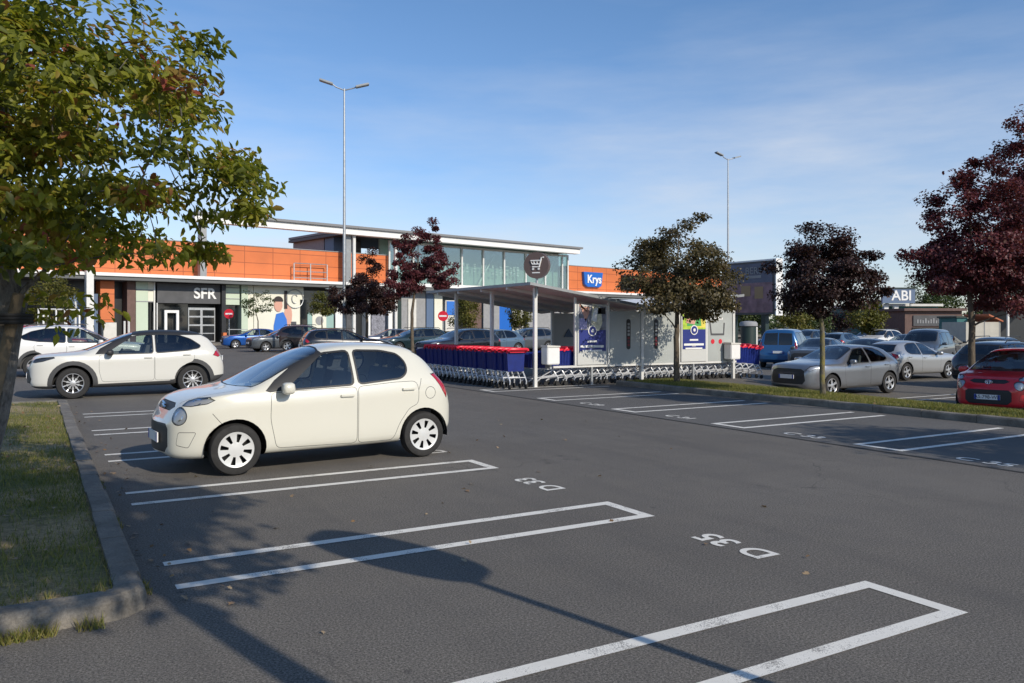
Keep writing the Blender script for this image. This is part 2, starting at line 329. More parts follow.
class CarShell:
    def __init__(s, sp, sub):
        s.sp = sp; L, W = sp['L'], sp['W']
        T = pchip(sp['T']); B = pchip(sp['B']); R = pchip(sp['R']); ZB = pchip(sp['zb']); dr = pchip(sp['drop'])
        rf, rr, af, ar = sp.get('rf', .6), sp.get('rr', .45), sp.get('af', .60), sp.get('ar', .72)
        def P(x):
            k = 1.0
            if x < rf: k = af+(1-af)*(max(0, 1-(1-x/rf)**2.4))**.55
            if L-x < rr: k = ar+(1-ar)*(max(0, 1-(1-(L-x)/rr)**2.4))**.55
            return W/2*k
        s.T, s.B, s.P, s.R = T, B, P, R
        xs = sorted(set([0, .025, .07, .14, .24, .38, .55]+[L, L-.025, L-.07, L-.14, L-.24, L-.38]+list(np.linspace(.72, L-.55, sp.get('nst', 20)))+sp.get('xs', [])))
        rings = []
        for x in xs:
            p, b, t, zb = P(x), B(x), T(x), ZB(x); re = t-dr(x); r = min(R(x), p*.93)
            b = min(b, re-.004); hgt = b-zb
            pts = [(0, zb), (p*.75, zb), (p*.945, zb+.03), (p*.990, zb+.18*hgt), (p*.990, zb+.5*hgt), (p*1.0, b-.17*hgt), (p*.962, b),
                   (p*.962*.5+r*.5+.01, b*.5+re*.5), (r, re), (r*.87, t-.45*(t-re)), (r*.5, t-.1*(t-re)), (0, t)]
            rings.append([(x, y, z) for y, z in pts])
        bm = bmesh.new(); V = [[bm.verts.new(q) for q in r_] for r_ in rings]; n = 12
        for i in range(len(xs)-1):
            for j in range(n-1): bm.faces.new((V[i][j], V[i+1][j], V[i+1][j+1], V[i][j+1]))
        cr = bm.edges.layers.float.get('crease_edge') or bm.edges.layers.float.new('crease_edge'); cw_ = sp['ws'][0]
        for row, x0, x1, val in sp.get('creases', [(8, .12, cw_-.02, .75), (5, .5, L-.45, .45), (6, .25, cw_+.1, .35), (10, .2, cw_-.05, .3)]):
            for i in range(len(xs)-1):
                if x0 <= xs[i] and xs[i+1] <= x1:
                    e = bm.edges.get((V[i][row], V[i+1][row]))
                    if e: e[cr] = val
        for ring, sgn in ((V[0], -1), (V[-1], 1)):
            bl = sp.get('bulge', .05)
            def colv(fr, bb): return [ring[j] if j in (0, n-1) else bm.verts.new((ring[j].co.x+sgn*bb, ring[j].co.y*fr, ring[j].co.z)) for j in range(n)]
            c1 = colv(.55, bl*.7); c0 = [ring[j] if j in (0, n-1) else bm.verts.new((ring[j].co.x+sgn*bl, 0, ring[j].co.z)) for j in range(n)]
            for A, Bc in ((ring, c1), (c1, c0)):
                for j in range(n-1):
                    f = []
                    for q in (A[j], A[j+1], Bc[j+1], Bc[j]):
                        if q not in f: f.append(q)
                    if len(f) >= 3: bm.faces.new(f if sgn < 0 else f[::-1])
        bmesh.ops.recalc_face_normals(bm, faces=bm.faces)
        me = bpy.data.meshes.new('shell'); bm.to_mesh(me); bm.free()
        o = bpy.data.objects.new('shell', me); COL.objects.link(o); md = o.modifiers.new('s', 'SUBSURF'); md.levels = sub; md.render_levels = sub
        dg = bpy.context.evaluated_depsgraph_get(); me2 = bpy.data.meshes.new_from_object(o.evaluated_get(dg)); bpy.data.objects.remove(o)
        s.bm = bmesh.new(); s.bm.from_mesh(me2); s.lay = s.bm.faces.layers.int.new('tag'); s.tags = ['body']
        bpy.data.meshes.remove(me); bpy.data.meshes.remove(me2)
        for v in s.bm.verts:
            if abs(v.co.y) < 1e-4: v.co.y = 0
        s.bm.normal_update()
        # which way is out
        f = max(s.bm.faces, key=lambda f: f.calc_center_median().z)
        if f.normal.z < 0: bmesh.ops.reverse_faces(s.bm, faces=s.bm.faces); s.bm.normal_update()
        # smooth normals saved in a layer so later cuts do not disturb the shading
    def tid(s, t):
        if t not in s.tags: s.tags.append(t)
        return s.tags.index(t)
    def cut(s, t, poly, axes, cond, over=None):
        """cut the outline of poly into the shell and give the faces inside it the tag t"""
        hv, vv = axes; ti = s.tid(t); lay = s.lay
        hs = [p[0] for p in poly]; vs = [p[1] for p in poly]; h0, h1, v0, v1 = min(hs)-.002, max(hs)+.002, min(vs)-.002, max(vs)+.002
        def bb(f):
            a = [q.co.dot(hv) for q in f.verts]; c = [q.co.dot(vv) for q in f.verts]; return min(a), max(a), min(c), max(c)
        ovr = None if over is None else set(s.tid(q) for q in over)
        cand = set()
        for f in s.bm.faces:
            if ovr is not None and f[lay] not in ovr: continue
            c = f.calc_center_median()
            if not cond(c, f.normal): continue
            a0, a1, c0, c1 = bb(f)
            if a1 < h0 or a0 > h1 or c1 < v0 or c0 > v1: continue
            cand.add(f)
        n = len(poly)
        for i in range(n):
            p, q = poly[i], poly[(i+1) % n]; dh, dv = q[0]-p[0], q[1]-p[1]
            if dh*dh+dv*dv < 1e-10: continue
            e0, e1, g0, g1 = min(p[0], q[0])-.003, max(p[0], q[0])+.003, min(p[1], q[1])-.003, max(p[1], q[1])+.003
            sel = []
            for f in cand:
                a0, a1, c0, c1 = bb(f)
                if a1 < e0 or a0 > e1 or c1 < g0 or c0 > g1: continue
                sel.append(f)
            if not sel: continue
            # plane through the edge p-q, parallel to the viewing direction
            view = hv.cross(vv); d3 = hv*(dh/hv.length_squared)+vv*dv; no = view.cross(d3)
            co = hv*(p[0]/hv.length_squared)+vv*p[1]
            geom = set(sel)
            for f in sel: geom.update(f.edges); geom.update(f.verts)
            r = bmesh.ops.bisect_plane(s.bm, geom=list(geom), plane_co=co, plane_no=no.normalized(), dist=1e-5)
            for g in r['geom']:
                if isinstance(g, bmesh.types.BMFace): cand.add(g)
            cand = set(f for f in cand if f.is_valid)
        for f in cand:
            c = f.calc_center_median()
            if inpoly(c.dot(hv), c.dot(vv), poly): f[lay] = ti
    def framed(s, t, poly, axes, cond, w=.006, edge='seam', over=None):
        s.cut(edge, grow(poly, w/2) if w < .01 else grow(poly, w), axes, cond, over)
        s.cut(t, grow(poly, -w/2) if w < .01 else poly, axes, cond, (over or [])+[edge] if over else None)
    def meshes(s):
        """{tag: (verts, faces, normals)} of the +y half"""
        bm = s.bm; bm.normal_update(); out = {}
        for v in bm.verts:
            if abs(v.co.y) < 1e-5:
                v.normal = (v.normal.x, 0, v.normal.z)
        for f in bm.faces:
            t = s.tags[f[s.lay]]
            d = out.setdefault(t, ([], [], [], {}))
            idx = []
            for v in f.verts:
                k = d[3].get(v)
                if k is None: k = d[3][v] = len(d[0]); d[0].append(v.co.copy()); d[2].append(v.normal.normalized())
                idx.append(k)
            d[1].append(idx)
        return out
def mk_mesh(name, parts, mirror):
    """parts: [(verts, faces, normals, slot)], mirror in 'both' (two halves in one mesh), '+', '-'"""
    V, F, N, M = [], [], [], []
    for vs, fs, ns, slot in parts:
        for sg in ((1, -1) if mirror == 'both' else (1,) if mirror == '+' else (-1,)):
            n = len(V); remap = []
            for v, nn in zip(vs, ns):
                V.append((v.x, v.y*sg, v.z)); N.append((nn.x, nn.y*sg, nn.z))
            for f in fs:
                F.append([i+n for i in (f if sg > 0 else f[::-1])]); M.append(slot)
    me = bpy.data.meshes.new(name); me.from_pydata(V, [], F); me.polygons.foreach_set('use_smooth', [True]*len(F)); me.polygons.foreach_set('material_index', M)
    me.normals_split_custom_set_from_vertices(N); me.update()
    return me
def tmp_mesh(mb, name, smooth=True, bevel=0, mats=('cabin_dark',)):
    o = mb.build(name, list(mats), None, smooth, bevel); me = o.data; bpy.data.objects.remove(o); return me
def make_wheel(r, wt, style):
    """tyre and rim, axle along y, outer side at +y"""
    n = 40; mb = MB(); prof = [(.66, -wt/2+.01), (.80, -wt/2), (.95, -wt/2+.012), (1.0, -wt/2+.05), (1.0, wt/2-.05), (.95, wt/2-.012), (.80, wt/2), (.665, wt/2-.012), (.65, wt/2-.03)]
    vs = [(math.cos(2*PI*k/n)*a*r, y, math.sin(2*PI*k/n)*a*r) for k in range(n) for a, y in prof]; m_ = len(prof); fs = []
    for k in range(n):
        for j in range(m_-1): fs.append((k*m_+j, k*m_+j+1, ((k+1) % n)*m_+j+1, ((k+1) % n)*m_+j))
    mb.add(vs, fs); tyre = tmp_mesh(mb, 'wheel', mats=('rubber',))
    ns, r0, r1, frac, taper = {'cap8': (8, .40, .83, .36, .03), 'alloy10': (10, .26, .90, .58, .16), 'alloy5': (5, .30, .88, .56, .10), 'alloy7': (7, .28, .88, .52, .05)}[style]
    R0 = r*(.73 if style == 'cap8' else .665); mb = MB(); na = ns*10; rr = [.0001, .16, r0, (r0+r1)/2, r1, .94, 1.0]; yy = [wt/2-.012, wt/2-.012, wt/2-.018, wt/2-.016, wt/2-.014, wt/2-.008, wt/2-.02]
    vs = []; 
    for k in range(na):
        for a, y in zip(rr, yy): vs.append((math.cos(2*PI*k/na)*a*R0, y, math.sin(2*PI*k/na)*a*R0))
    fs = []; q = len(rr)
    for k in range(na):
        ph = ((k % 10)+.5)/10; 
        for j in range(q-1):
            fr = frac+(taper if j == 3 else -taper if j == 2 else 0)
            if j in (2, 3) and abs(ph-.5) < fr/2: continue
            fs.append((k*q+j, k*q+j+1, ((k+1) % na)*q+j+1, ((k+1) % na)*q+j))
    mb.add(vs, fs)
    # dark bowl behind the openings
    mb.mat(1); vs = [(0, wt/2-.075, 0)]+[(math.cos(2*PI*k/30)*R0*.98, wt/2-.075, math.sin(2*PI*k/30)*R0*.98) for k in range(30)]
    mb.add(vs, [(0, k+1, (k+1) % 30+1) for k in range(30)])
    vs = [(math.cos(2*PI*k/30)*R0*.985, y, math.sin(2*PI*k/30)*R0*.985) for y in (wt/2-.075, wt/2-.012) for k in range(30)]
    mb.add(vs, [(k, (k+1) % 30, 30+(k+1) % 30, 30+k) for k in range(30)])
    rim = tmp_mesh(mb, 'rim', smooth=True, mats=('cap_silver' if style == 'cap8' else 'alloy', 'liner'))
    return tyre, rim
def make_car(sp):
    """template: list of (name, mesh, matrix, children, paint_slot)"""
    L, W, H = sp['L'], sp['W'], sp['H']; sh = CarShell(sp, sp.get('sub', 1)); ax0, ax1, r = sp['FO'], sp['FO']+sp['WB'], sp['r']
    side = lambda c, n: n.y > .30 and c.y > .25*W
    ax = (ax0+ax1)/2
    # plastic cladding, arches, sills
    ra = r+sp.get('gap', .055)
    sidew = lambda c, n: c.y > .28*W and n.y > -.3
    if sp.get('clad'):
        for xc in (ax0, ax1): sh.cut('clad', circ(xc, r, ra+.10, 28), SIDE, sidew)
        sh.cut('clad', [(ax0, 0), (ax1, 0), (ax1, sp['clad']), (ax0+.5, sp['clad']-.04), (ax0, sp['clad']-.04)], SIDE, sidew)
        sh.cut('clad', [(-.2, 0), (.6, 0), (.6, sp['clad']-.06), (-.2, sp['clad']-.06)], SIDE, lambda c, n: True)
        sh.cut('clad', [(L-.6, 0), (L+.2, 0), (L+.2, sp['clad']+.12), (L-.6, sp['clad']+.05)], SIDE, lambda c, n: True)
    else:
        sh.cut('clad', [(ax0, 0), (ax1, 0), (ax1, sp['zb'][2][1]+.035), (ax0, sp['zb'][2][1]+.035)], SIDE, lambda c, n: c.y > .2)
    for xc in (ax0, ax1): sh.cut('hole', circ(xc, r+.005, ra, 32), SIDE, sidew)
    # doors and their seams
    for k, d in enumerate(sp['doors']): sh.framed('door%d' % k, roundpoly(d, .06), SIDE, lambda c, n: n.y > .15 and c.y > .3, .0055, 'seam', ['body', 'clad', 'seam'] if k else ['body', 'clad'])
    # glass
    cowl, wt = sp['ws']; rt, rb = sp['rw']
    for poly, g in sp['windows']: sh.framed(g, roundpoly(poly, .05), SIDE, lambda c, n: n.y > .15 and c.y > .25 and c.z > .6, sp.get('frame', .022), 'pillar')
    R_ = sh.R; wsp = [(cowl+.02, -1), (cowl+.02, 0), (cowl+.05, .35), (cowl+.12, R_(cowl+.12)-.06)]+[(x, R_(x)-.045) for x in np.linspace(cowl+.2, wt-.06, 6)]+[(wt-.01, R_(wt)-.11), (wt+.03, .25), (wt+.045, 0), (wt+.045, -1)]
    if 'quarter' in sp: sh.cut('pillar', sp['quarter'], SIDE, lambda c, n: n.y > .15 and c.y > .25, ['body', 'pillar', 'seam', 'door0'])
    sh.framed('windscreen', wsp, TOPV, lambda c, n: n.z > .2 and c.z > sp['zc']-.06, .022, 'pillar', ['body', 'pillar', 'seam'])
    rwp = sp['rwp']; sh.framed('rear_window', rwp, FRONT, lambda c, n: n.x > .12 and c.x > rt-.4 and c.z > .7, .02, 'pillar')
    # front and rear features
    fr = lambda c, n: c.x < .55 and n.x < -.05 and c.z < 1.1
    re = lambda c, n: c.x > L-.75 and n.x > .05
    for t, poly, axs, cond in sp.get('front', []): sh.framed(t, poly, axs, fr, .008 if t != 'headlight' else .014, 'seam' if t != 'headlight' else 'lampedge')
    sh.framed('headlight', sp['head'], OBLF, lambda c, n: c.x < 1.0 and c.z < 1.1 and (n.x < -.02 or n.y > .3), .010, 'lampedge')
    if 'head2' in sp: sh.framed('headlamp', sp['head2'], OBLF, lambda c, n: c.x < 1.0 and c.z < 1.1 and (n.x < -.02 or n.y > .3), .010, 'lampedge')
    sh.framed('taillight', sp['tail'], OBLR, lambda c, n: c.x > L-.9 and (n.x > .02 or n.y > .3), .010, 'lampedge')
    for t, poly in sp.get('rear', []): sh.framed(t, poly, FRONT, re, .008, 'seam')
    for poly in sp.get('outlines', []): sh.framed('body', poly[0], poly[1], lambda c, n: n.y > .02 or n.x < -.02 or n.x > .02, .006, 'seam')
    for line in sp.get('tops', []):
        w_ = .0032; sh.cut('seam', [(a, b_+w_) for a, b_ in line]+[(a, b_-w_) for a, b_ in line[::-1]], TOPV, lambda c, n: n.z > .25 and c.z < 1.1, ['body'])
    for line in sp.get('seams', []):
        (a, b_) = line; d = (Vector(b_)-Vector(a)).normalized()*.003; nrm = Vector((-d.y, d.x))
        sh.cut('seam', [tuple(Vector(a)+nrm), tuple(Vector(b_)+nrm), tuple(Vector(b_)-nrm), tuple(Vector(a)-nrm)], SIDE, side, ['body'])
    if sp.get('blackroof'):
        zr = sp['blackroof']
        sh.cut('roof', [(cowl+.2, zr), (wt, zr+.03), (rt+.1, zr+.03), (L-.1, zr-.22), (L-.1, 3), (cowl+.2, 3)], SIDE, lambda c, n: c.z > 1.0 and c.x > cowl, ['body'])
    ms = sh.meshes(); sh.bm.free()
    X = Matrix.Translation((-ax, 0, 0))
    def shift(d): return ([v+Vector((-ax, 0, 0)) for v in d[0]], d[1], d[2])
    ms = {k: shift(v) for k, v in ms.items()}
    parts = []
    slots = {'body': 0, 'seam': 1, 'pillar': 2, 'clad': 3, 'roof': 2, 'lampedge': 2, 'badge': 2}
    body = mk_mesh('body', [(*ms[k], s_) for k, s_ in slots.items() if k in ms], 'both')
    # wheel-arch liners
    liners = []
    for xc in (ax0, ax1):
        for sg in (1, -1):
            yo, yi = W/2-.035, W/2-.36; n = 20; vs = []
            for y in (yo, yi): vs += [(xc-ax+math.cos(a)*(ra+.004), y*sg, r+.005+math.sin(a)*(ra+.004)) for a in np.linspace(-.12, PI+.12, n)]
            liner = MB(); liner.add(vs, [(k, k+1, n+k+1, n+k) for k in range(n-1)]+[tuple(range(n, 2*n))])
            liners.append(('arch_liner', tmp_mesh(liner, 'arch_liner', smooth=False, mats=('liner',)), ['liner'], None))
    kids = []
    parts.append(('body', body, ['PAINT', 'seam', 'black_plastic', 'clad_plastic'], liners, None))
    gname = {'window': 'car_glass', 'privacy': 'privacy_glass', 'windscreen': 'car_glass', 'rear_window': 'privacy_glass', 'darkwin': 'dark_glass'}
    far = sp.get('far')
    for t in ('windscreen', 'rear_window'):
        if t in ms:
            d = ms[t]; d = ([v-n_*.004 for v, n_ in zip(d[0], d[2])], d[1], d[2])
            parts.append((t, mk_mesh(t, [(*d, 0)], 'both'), ['dark_glass' if far and t != 'windscreen' else gname[t]], [], None))
    for t in ('window', 'privacy'):
        if t in ms:
            d = ms[t]; d = ([v-n_*.004 for v, n_ in zip(d[0], d[2])], d[1], d[2])
            for sg in '+-': parts.append(('side_window', mk_mesh('side_window', [(*d, 0)], sg), [gname[t]], [], None))
    for k, d_ in enumerate(sp['doors']):
        t = 'door%d' % k
        if t not in ms: continue
        for sg in '+-':
            s_ = 1 if sg == '+' else -1
            me = mk_mesh('door', [(*ms[t], 0)], sg); ch = []
            hx, hz = sp['handles'][k]; yy = sh.P(hx)*(1.0) 
            hb = MB(); Y = (yy-.012)*s_; Y2 = (yy+.028)*s_
            hb.box(hx-ax-.085, hx-ax+.085, min(Y, Y2), max(Y, Y2), hz-.014, hz+.014)
            ch.append(('handle', tmp_mesh(hb, 'handle', True, .006, ('black_plastic',)), ['PAINT'], None))
            if k == 0:
                mx, mz = sp['mirror']; mb = MB(); my = W/2*.95
                n1, n2 = 10, 8; vs = []
                for i in range(n2+1):
                    for j in range(n1):
                        a, b_ = PI*i/n2, 2*PI*j/n1
                        cx, cy, cz = math.cos(b_)*math.sin(a), math.cos(a), math.sin(b_)*math.sin(a)
                        q = lambda t_: math.copysign(abs(t_)**.6, t_)
                        vs.append((mx-ax+q(cx)*.075-(.02*cy), s_*(my+.135+q(cy)*.105), mz+q(cz)*.07))
                fs = [(i*n1+j, i*n1+(j+1) % n1, (i+1)*n1+(j+1) % n1, (i+1)*n1+j) for i in range(n2) for j in range(n1)]
                mb.add(vs, fs); mb.mat(1); mb.box(mx-ax-.02, mx-ax+.03, min(s_*(my-.1), s_*(my+.09)), max(s_*(my-.1), s_*(my+.09)), mz-.065, mz-.035)
                ch.append(('mirror', tmp_mesh(mb, 'mirror', True, 0, ('black_plastic', 'black_plastic')), [sp.get('mirmat', 'PAINT'), 'black_plastic'], None))
            parts.append(('door', me, ['CLAD' if False else 'PAINT'], ch, None))
    for t, nm, mt in (('headlight', 'headlight', 'reflector'), ('headlamp', 'headlight', 'reflector'), ('taillight', 'tail_light', 'tail_red'), ('fog', 'fog_lamp', 'black_plastic')):
        if t in ms:
            d = ms[t]
            for sg in '+-':
                dd = ([v-n_*.012 for v, n_ in zip(d[0], d[2])], d[1], d[2]) if t.startswith('head') else d
                ch = []
                if t.startswith('head'):
                    cc = sum((v for v in d[0]), Vector())/len(d[0]); ch.append(('lens', mk_mesh('lens', [(*d, 0)], sg), ['lamp_glass'], None))
                    s_ = 1 if sg == '+' else -1; nn = sum((v for v in d[2]), Vector()).normalized(); lb = MB(); rr = sp.get('bulb', .05)
                    ring = []; a_ = nn.orthogonal().normalized(); b2 = nn.cross(a_)
                    for q_, off in ((1, .002), (.8, .006), (.45, -.004), (.001, .004)):
                        ring += [cc-nn*.010+nn*off+(a_*math.cos(2*PI*k/16)+b2*math.sin(2*PI*k/16))*rr*q_ for k in range(16)]
                    ring = [Vector((v.x, v.y*s_, v.z)) for v in ring]
                    lb.add(ring, [(i*16+k, i*16+(k+1) % 16, (i+1)*16+(k+1) % 16, (i+1)*16+k) for i in range(3) for k in range(16)])
                    ch.append(('bulb', tmp_mesh(lb, 'bulb', True, 0, ('chrome',)), ['chrome'], None))
                parts.append((nm, mk_mesh(nm, [(*dd, 0)], sg), [sp.get('headmat', mt) if t.startswith('head') else mt], ch, None))
    for t, nm, mt in (('grille', 'grille', 'black_plastic'), ('lowgrille', 'lower_grille', 'black_plastic'), ('bumper', 'bumper', 'black_plastic'), ('tailgate', 'tailgate', 'PAINT'), ('silver', 'skid_plate', 'alloy')):
        if t in ms: parts.append((nm, mk_mesh(nm, [(*ms[t], 0)], 'both'), [mt], [], None))
    # wheels
    ty, rim = make_wheel(r, sp.get('tw', .19), sp['rim'])
    for xc in (ax0, ax1):
        for sg in (1, -1):
            M = Matrix.Translation((xc-ax, sg*(W/2-sp.get('tw', .19)/2-.012), r))
            if sg < 0: M = M @ Matrix.Rotation(PI, 4, 'Z')
            M = M @ Matrix.Rotation(sp.get('spin', .3)+xc, 4, 'Y')
            parts.append(('wheel', ty, ['rubber'], [('rim', rim, None, None)], M))
    # number plates
    for x, sg in ((sp['pf'][0]-ax, -1), (sp['pr'][0]-ax, 1)):
        z = sp['pf'][1] if sg < 0 else sp['pr'][1]
        mb = MB(); mb.box(min(x, x+sg*.014), max(x, x+sg*.014), -.26, .26, z-.055, z+.055); mb.mat(1)
        for yy in (-1, 1): mb.box(min(x+sg*.0145, x+sg*.016), max(x+sg*.0145, x+sg*.016), yy*.235-.024, yy*.235+.024, z-.054, z+.054)
        parts.append(('number_plate', tmp_mesh(mb, 'number_plate', False, 0, ('plate_white', 'plate_blue')), ['plate_white', 'plate_blue'], [], None))
    # cabin
    zs = sp['zc']-.22
    mb = MB(); mb.box(cowl+.25-ax, L-.32-ax, -W/2+.16, W/2-.16, .28, zs-.12)
    mb.box(cowl+.12-ax, cowl+.52-ax, -W/2+.17, W/2-.17, zs-.1, zs+.12)
    parts.append(('cabin', tmp_mesh(mb, 'cabin', False, 0, ('cabin_dark',)), ['cabin_dark'], [], None))
    if not far:
        for sx, ys in ((sp['seat'], (-.36, .36)), (sp['seat']+.82, (-.4, 0, .4))):
            for y in ys:
                mb = MB(); Mx = Matrix.Translation((sx-ax, y, zs-.1)) @ Matrix.Rotation(.25, 4, 'Y')
                mb.box(-.06, .07, -.22, .22, -.1, .5, Mx); mb.box(-.045, .05, -.12, .12, .54, .70, Mx); mb.box(-.01, .015, -.05, .05, .49, .56, Mx)
                parts.append(('seat', tmp_mesh(mb, 'seat', True, .03, ('seat_cloth',)), ['seat_cloth'], [], None))
        mb = MB(); c0 = Vector((sp['seat']-.52-ax, -.36 if sp.get('lhd', 1) else .36, zs+.14)); u_, v_ = Vector((0, 1, 0)), Vector((.42, 0, .9))
        mb.tube([c0+(u_*math.cos(a)+v_*math.sin(a))*.18 for a in np.linspace(0, 2*PI, 21)], .014, 6, False)
        parts.append(('steering_wheel', tmp_mesh(mb, 'steering_wheel', True, 0, ('black_plastic',)), ['black_plastic'], [], None))
    if sp.get('rails'):
        for sg in (1, -1):
            mb = MB(); x0, x1, yr, zr = sp['rails']
            mb.tube([(x0-ax, yr*sg, zr-.05), (x0+.08-ax, yr*sg, zr), (x1-.1-ax, yr*sg, zr-.005), (x1-ax, yr*sg, zr-.07)], .018, 6)
            parts.append(('roof_rail', tmp_mesh(mb, 'roof_rail', True, 0, ('alloy',)), ['black_plastic'], [], None))
    for e in sp.get('extra', []): parts.append(e(sp, ax))
    return parts
def spawn(parts, name, label, group, x, y, rz, paint, swap=None):
    root = empty(name, (x, y, zg(x, y)+.004), rz); tag(root, label, 'car' if 'van' not in name else 'van', group)
    def setm(o, mats):
        if mats is None: return
        me = o.data
        while len(me.materials) < len(mats): me.materials.append(MATS['seam'])
        for i, mt in enumerate(mats):
            if swap and mt in swap: mt = swap[mt]
            o.material_slots[i].link = 'OBJECT'; o.material_slots[i].material = MATS[paint if mt == 'PAINT' else mt]
    for nm, me, mats, ch, M in parts:
        o = link(nm, me, root)
        if M is not None: o.matrix_local = M
        setm(o, mats)
        for cn, cm, cmats, CM in ch:
            c = link(cn, cm, o); setm(c, cmats)
    return root
def scaled(sp, **k):
    d = dict(sp); d.update(k); return d
# small five-door hatchback
HATCH_S = dict(L=3.50, W=1.63, H=1.46, FO=.67, WB=2.34, r=.287, tw=.175, gap=.05, rim='cap8', sub=2, nst=22, rf=.75, rr=.55, af=.52, ar=.66, bulge=.05,
    T=[(0, .60), (.06, .72), (.12, .815), (.22, .865), (.50, .925), (.74, .955), (.86, .985), (1.0, 1.055), (1.35, 1.245), (1.72, 1.40), (2.0, 1.45), (2.3, 1.46), (2.75, 1.435), (3.02, 1.375), (3.16, 1.25), (3.29, 1.08), (3.40, .93), (3.48, .78), (3.5, .62)],
    B=[(0, .57), (.06, .66), (.12, .765), (.22, .825), (.50, .888), (.74, .918), (.95, .915), (1.3, .925), (2.0, .955), (2.8, 1.0), (3.2, .99), (3.35, .92), (3.5, .58)],
    R=[(0, .34), (.2, .54), (.4, .66), (.74, .72), (.95, .695), (1.1, .68), (1.4, .61), (1.75, .555), (2.2, .555), (2.9, .535), (3.2, .56), (3.5, .5)],
    zb=[(0, .245), (.05, .20), (.2, .18), (3.25, .20), (3.4, .27), (3.5, .36)],
    drop=[(0, .02), (.5, .022), (.74, .024), (.95, .04), (1.2, .05), (1.75, .075), (2.6, .075), (3.05, .06), (3.5, .03)],
    ws=(.76, 1.72), rw=(3.0, 3.4), zc=.93, wsp=[(-1, .985), (.60, .985), (.645, 1.02), (.60, 1.20), (.545, 1.345), (.40, 1.385), (-1, 1.395)],
    rwp=[(-1, 1.06), (.46, 1.06), (.54, 1.10), (.50, 1.31), (-1, 1.34)],
    windows=[([(1.24, .935), (1.74, 1.325), (2.06, 1.355), (2.06, .965)], 'window'), ([(2.14, .97), (2.14, 1.355), (2.50, 1.345), (2.72, 1.30), (2.80, 1.20), (2.79, 1.09), (2.70, 1.02)], 'window')],
    doors=[[(1.06, .90), (1.05, .60), (1.12, .27), (2.10, .25), (2.10, .93), (1.16, .905)], [(2.115, .93), (2.115, .25), (2.58, .25), (2.66, .45), (2.80, .64), (2.92, .68), (2.93, .85), (2.90, .97), (2.6, .965)]],
    quarter=[(1.00, .925), (1.05, .905), (1.225, .925), (1.30, .985), (1.75, 1.335), (1.72, 1.38), (1.45, 1.265), (1.12, 1.04)],
    handles=[(1.97, .83), (2.78, .875)], mirror=(1.22, .955), mirmat='PAINT', seat=2.0,
    front=[('grille', [(-1, .715), (.30, .72), (.40, .765), (.32, .80), (-1, .80)], FRONT, 0), ('lowgrille', [(-1, .27), (.38, .27), (.46, .34), (.46, .53), (.40, .58), (-1, .585)], FRONT, 0)],
    head=[(.70+.115*math.cos(2*PI*k/20)*1.2, .675+.092*math.sin(2*PI*k/20)) for k in range(20)],
    head2=[(.72, .79), (.90, .79), (1.12, .815), (1.20, .845), (1.12, .872), (.9, .86), (.76, .83)], bulb=.06,
    tail=[(2.70, .80), (2.68, .95), (2.58, 1.05), (2.43, 1.04), (2.47, .95), (2.56, .83), (2.66, .74)], pf=(-.045, .42), pr=(3.53, .66),
    tops=[([(.14, .46), (.30, .565), (.60, .635), (.80, .655)])],
    outlines=[(circ(3.10, .815, .075, 20), SIDE), (roundpoly([(.66, .36), (.86, .33), (.98, .50), (.70, .50)], .03), OBLF)],
    seams=[((.42, .70), (.55, .54)), ((2.93, .86), (2.98, 1.0))])
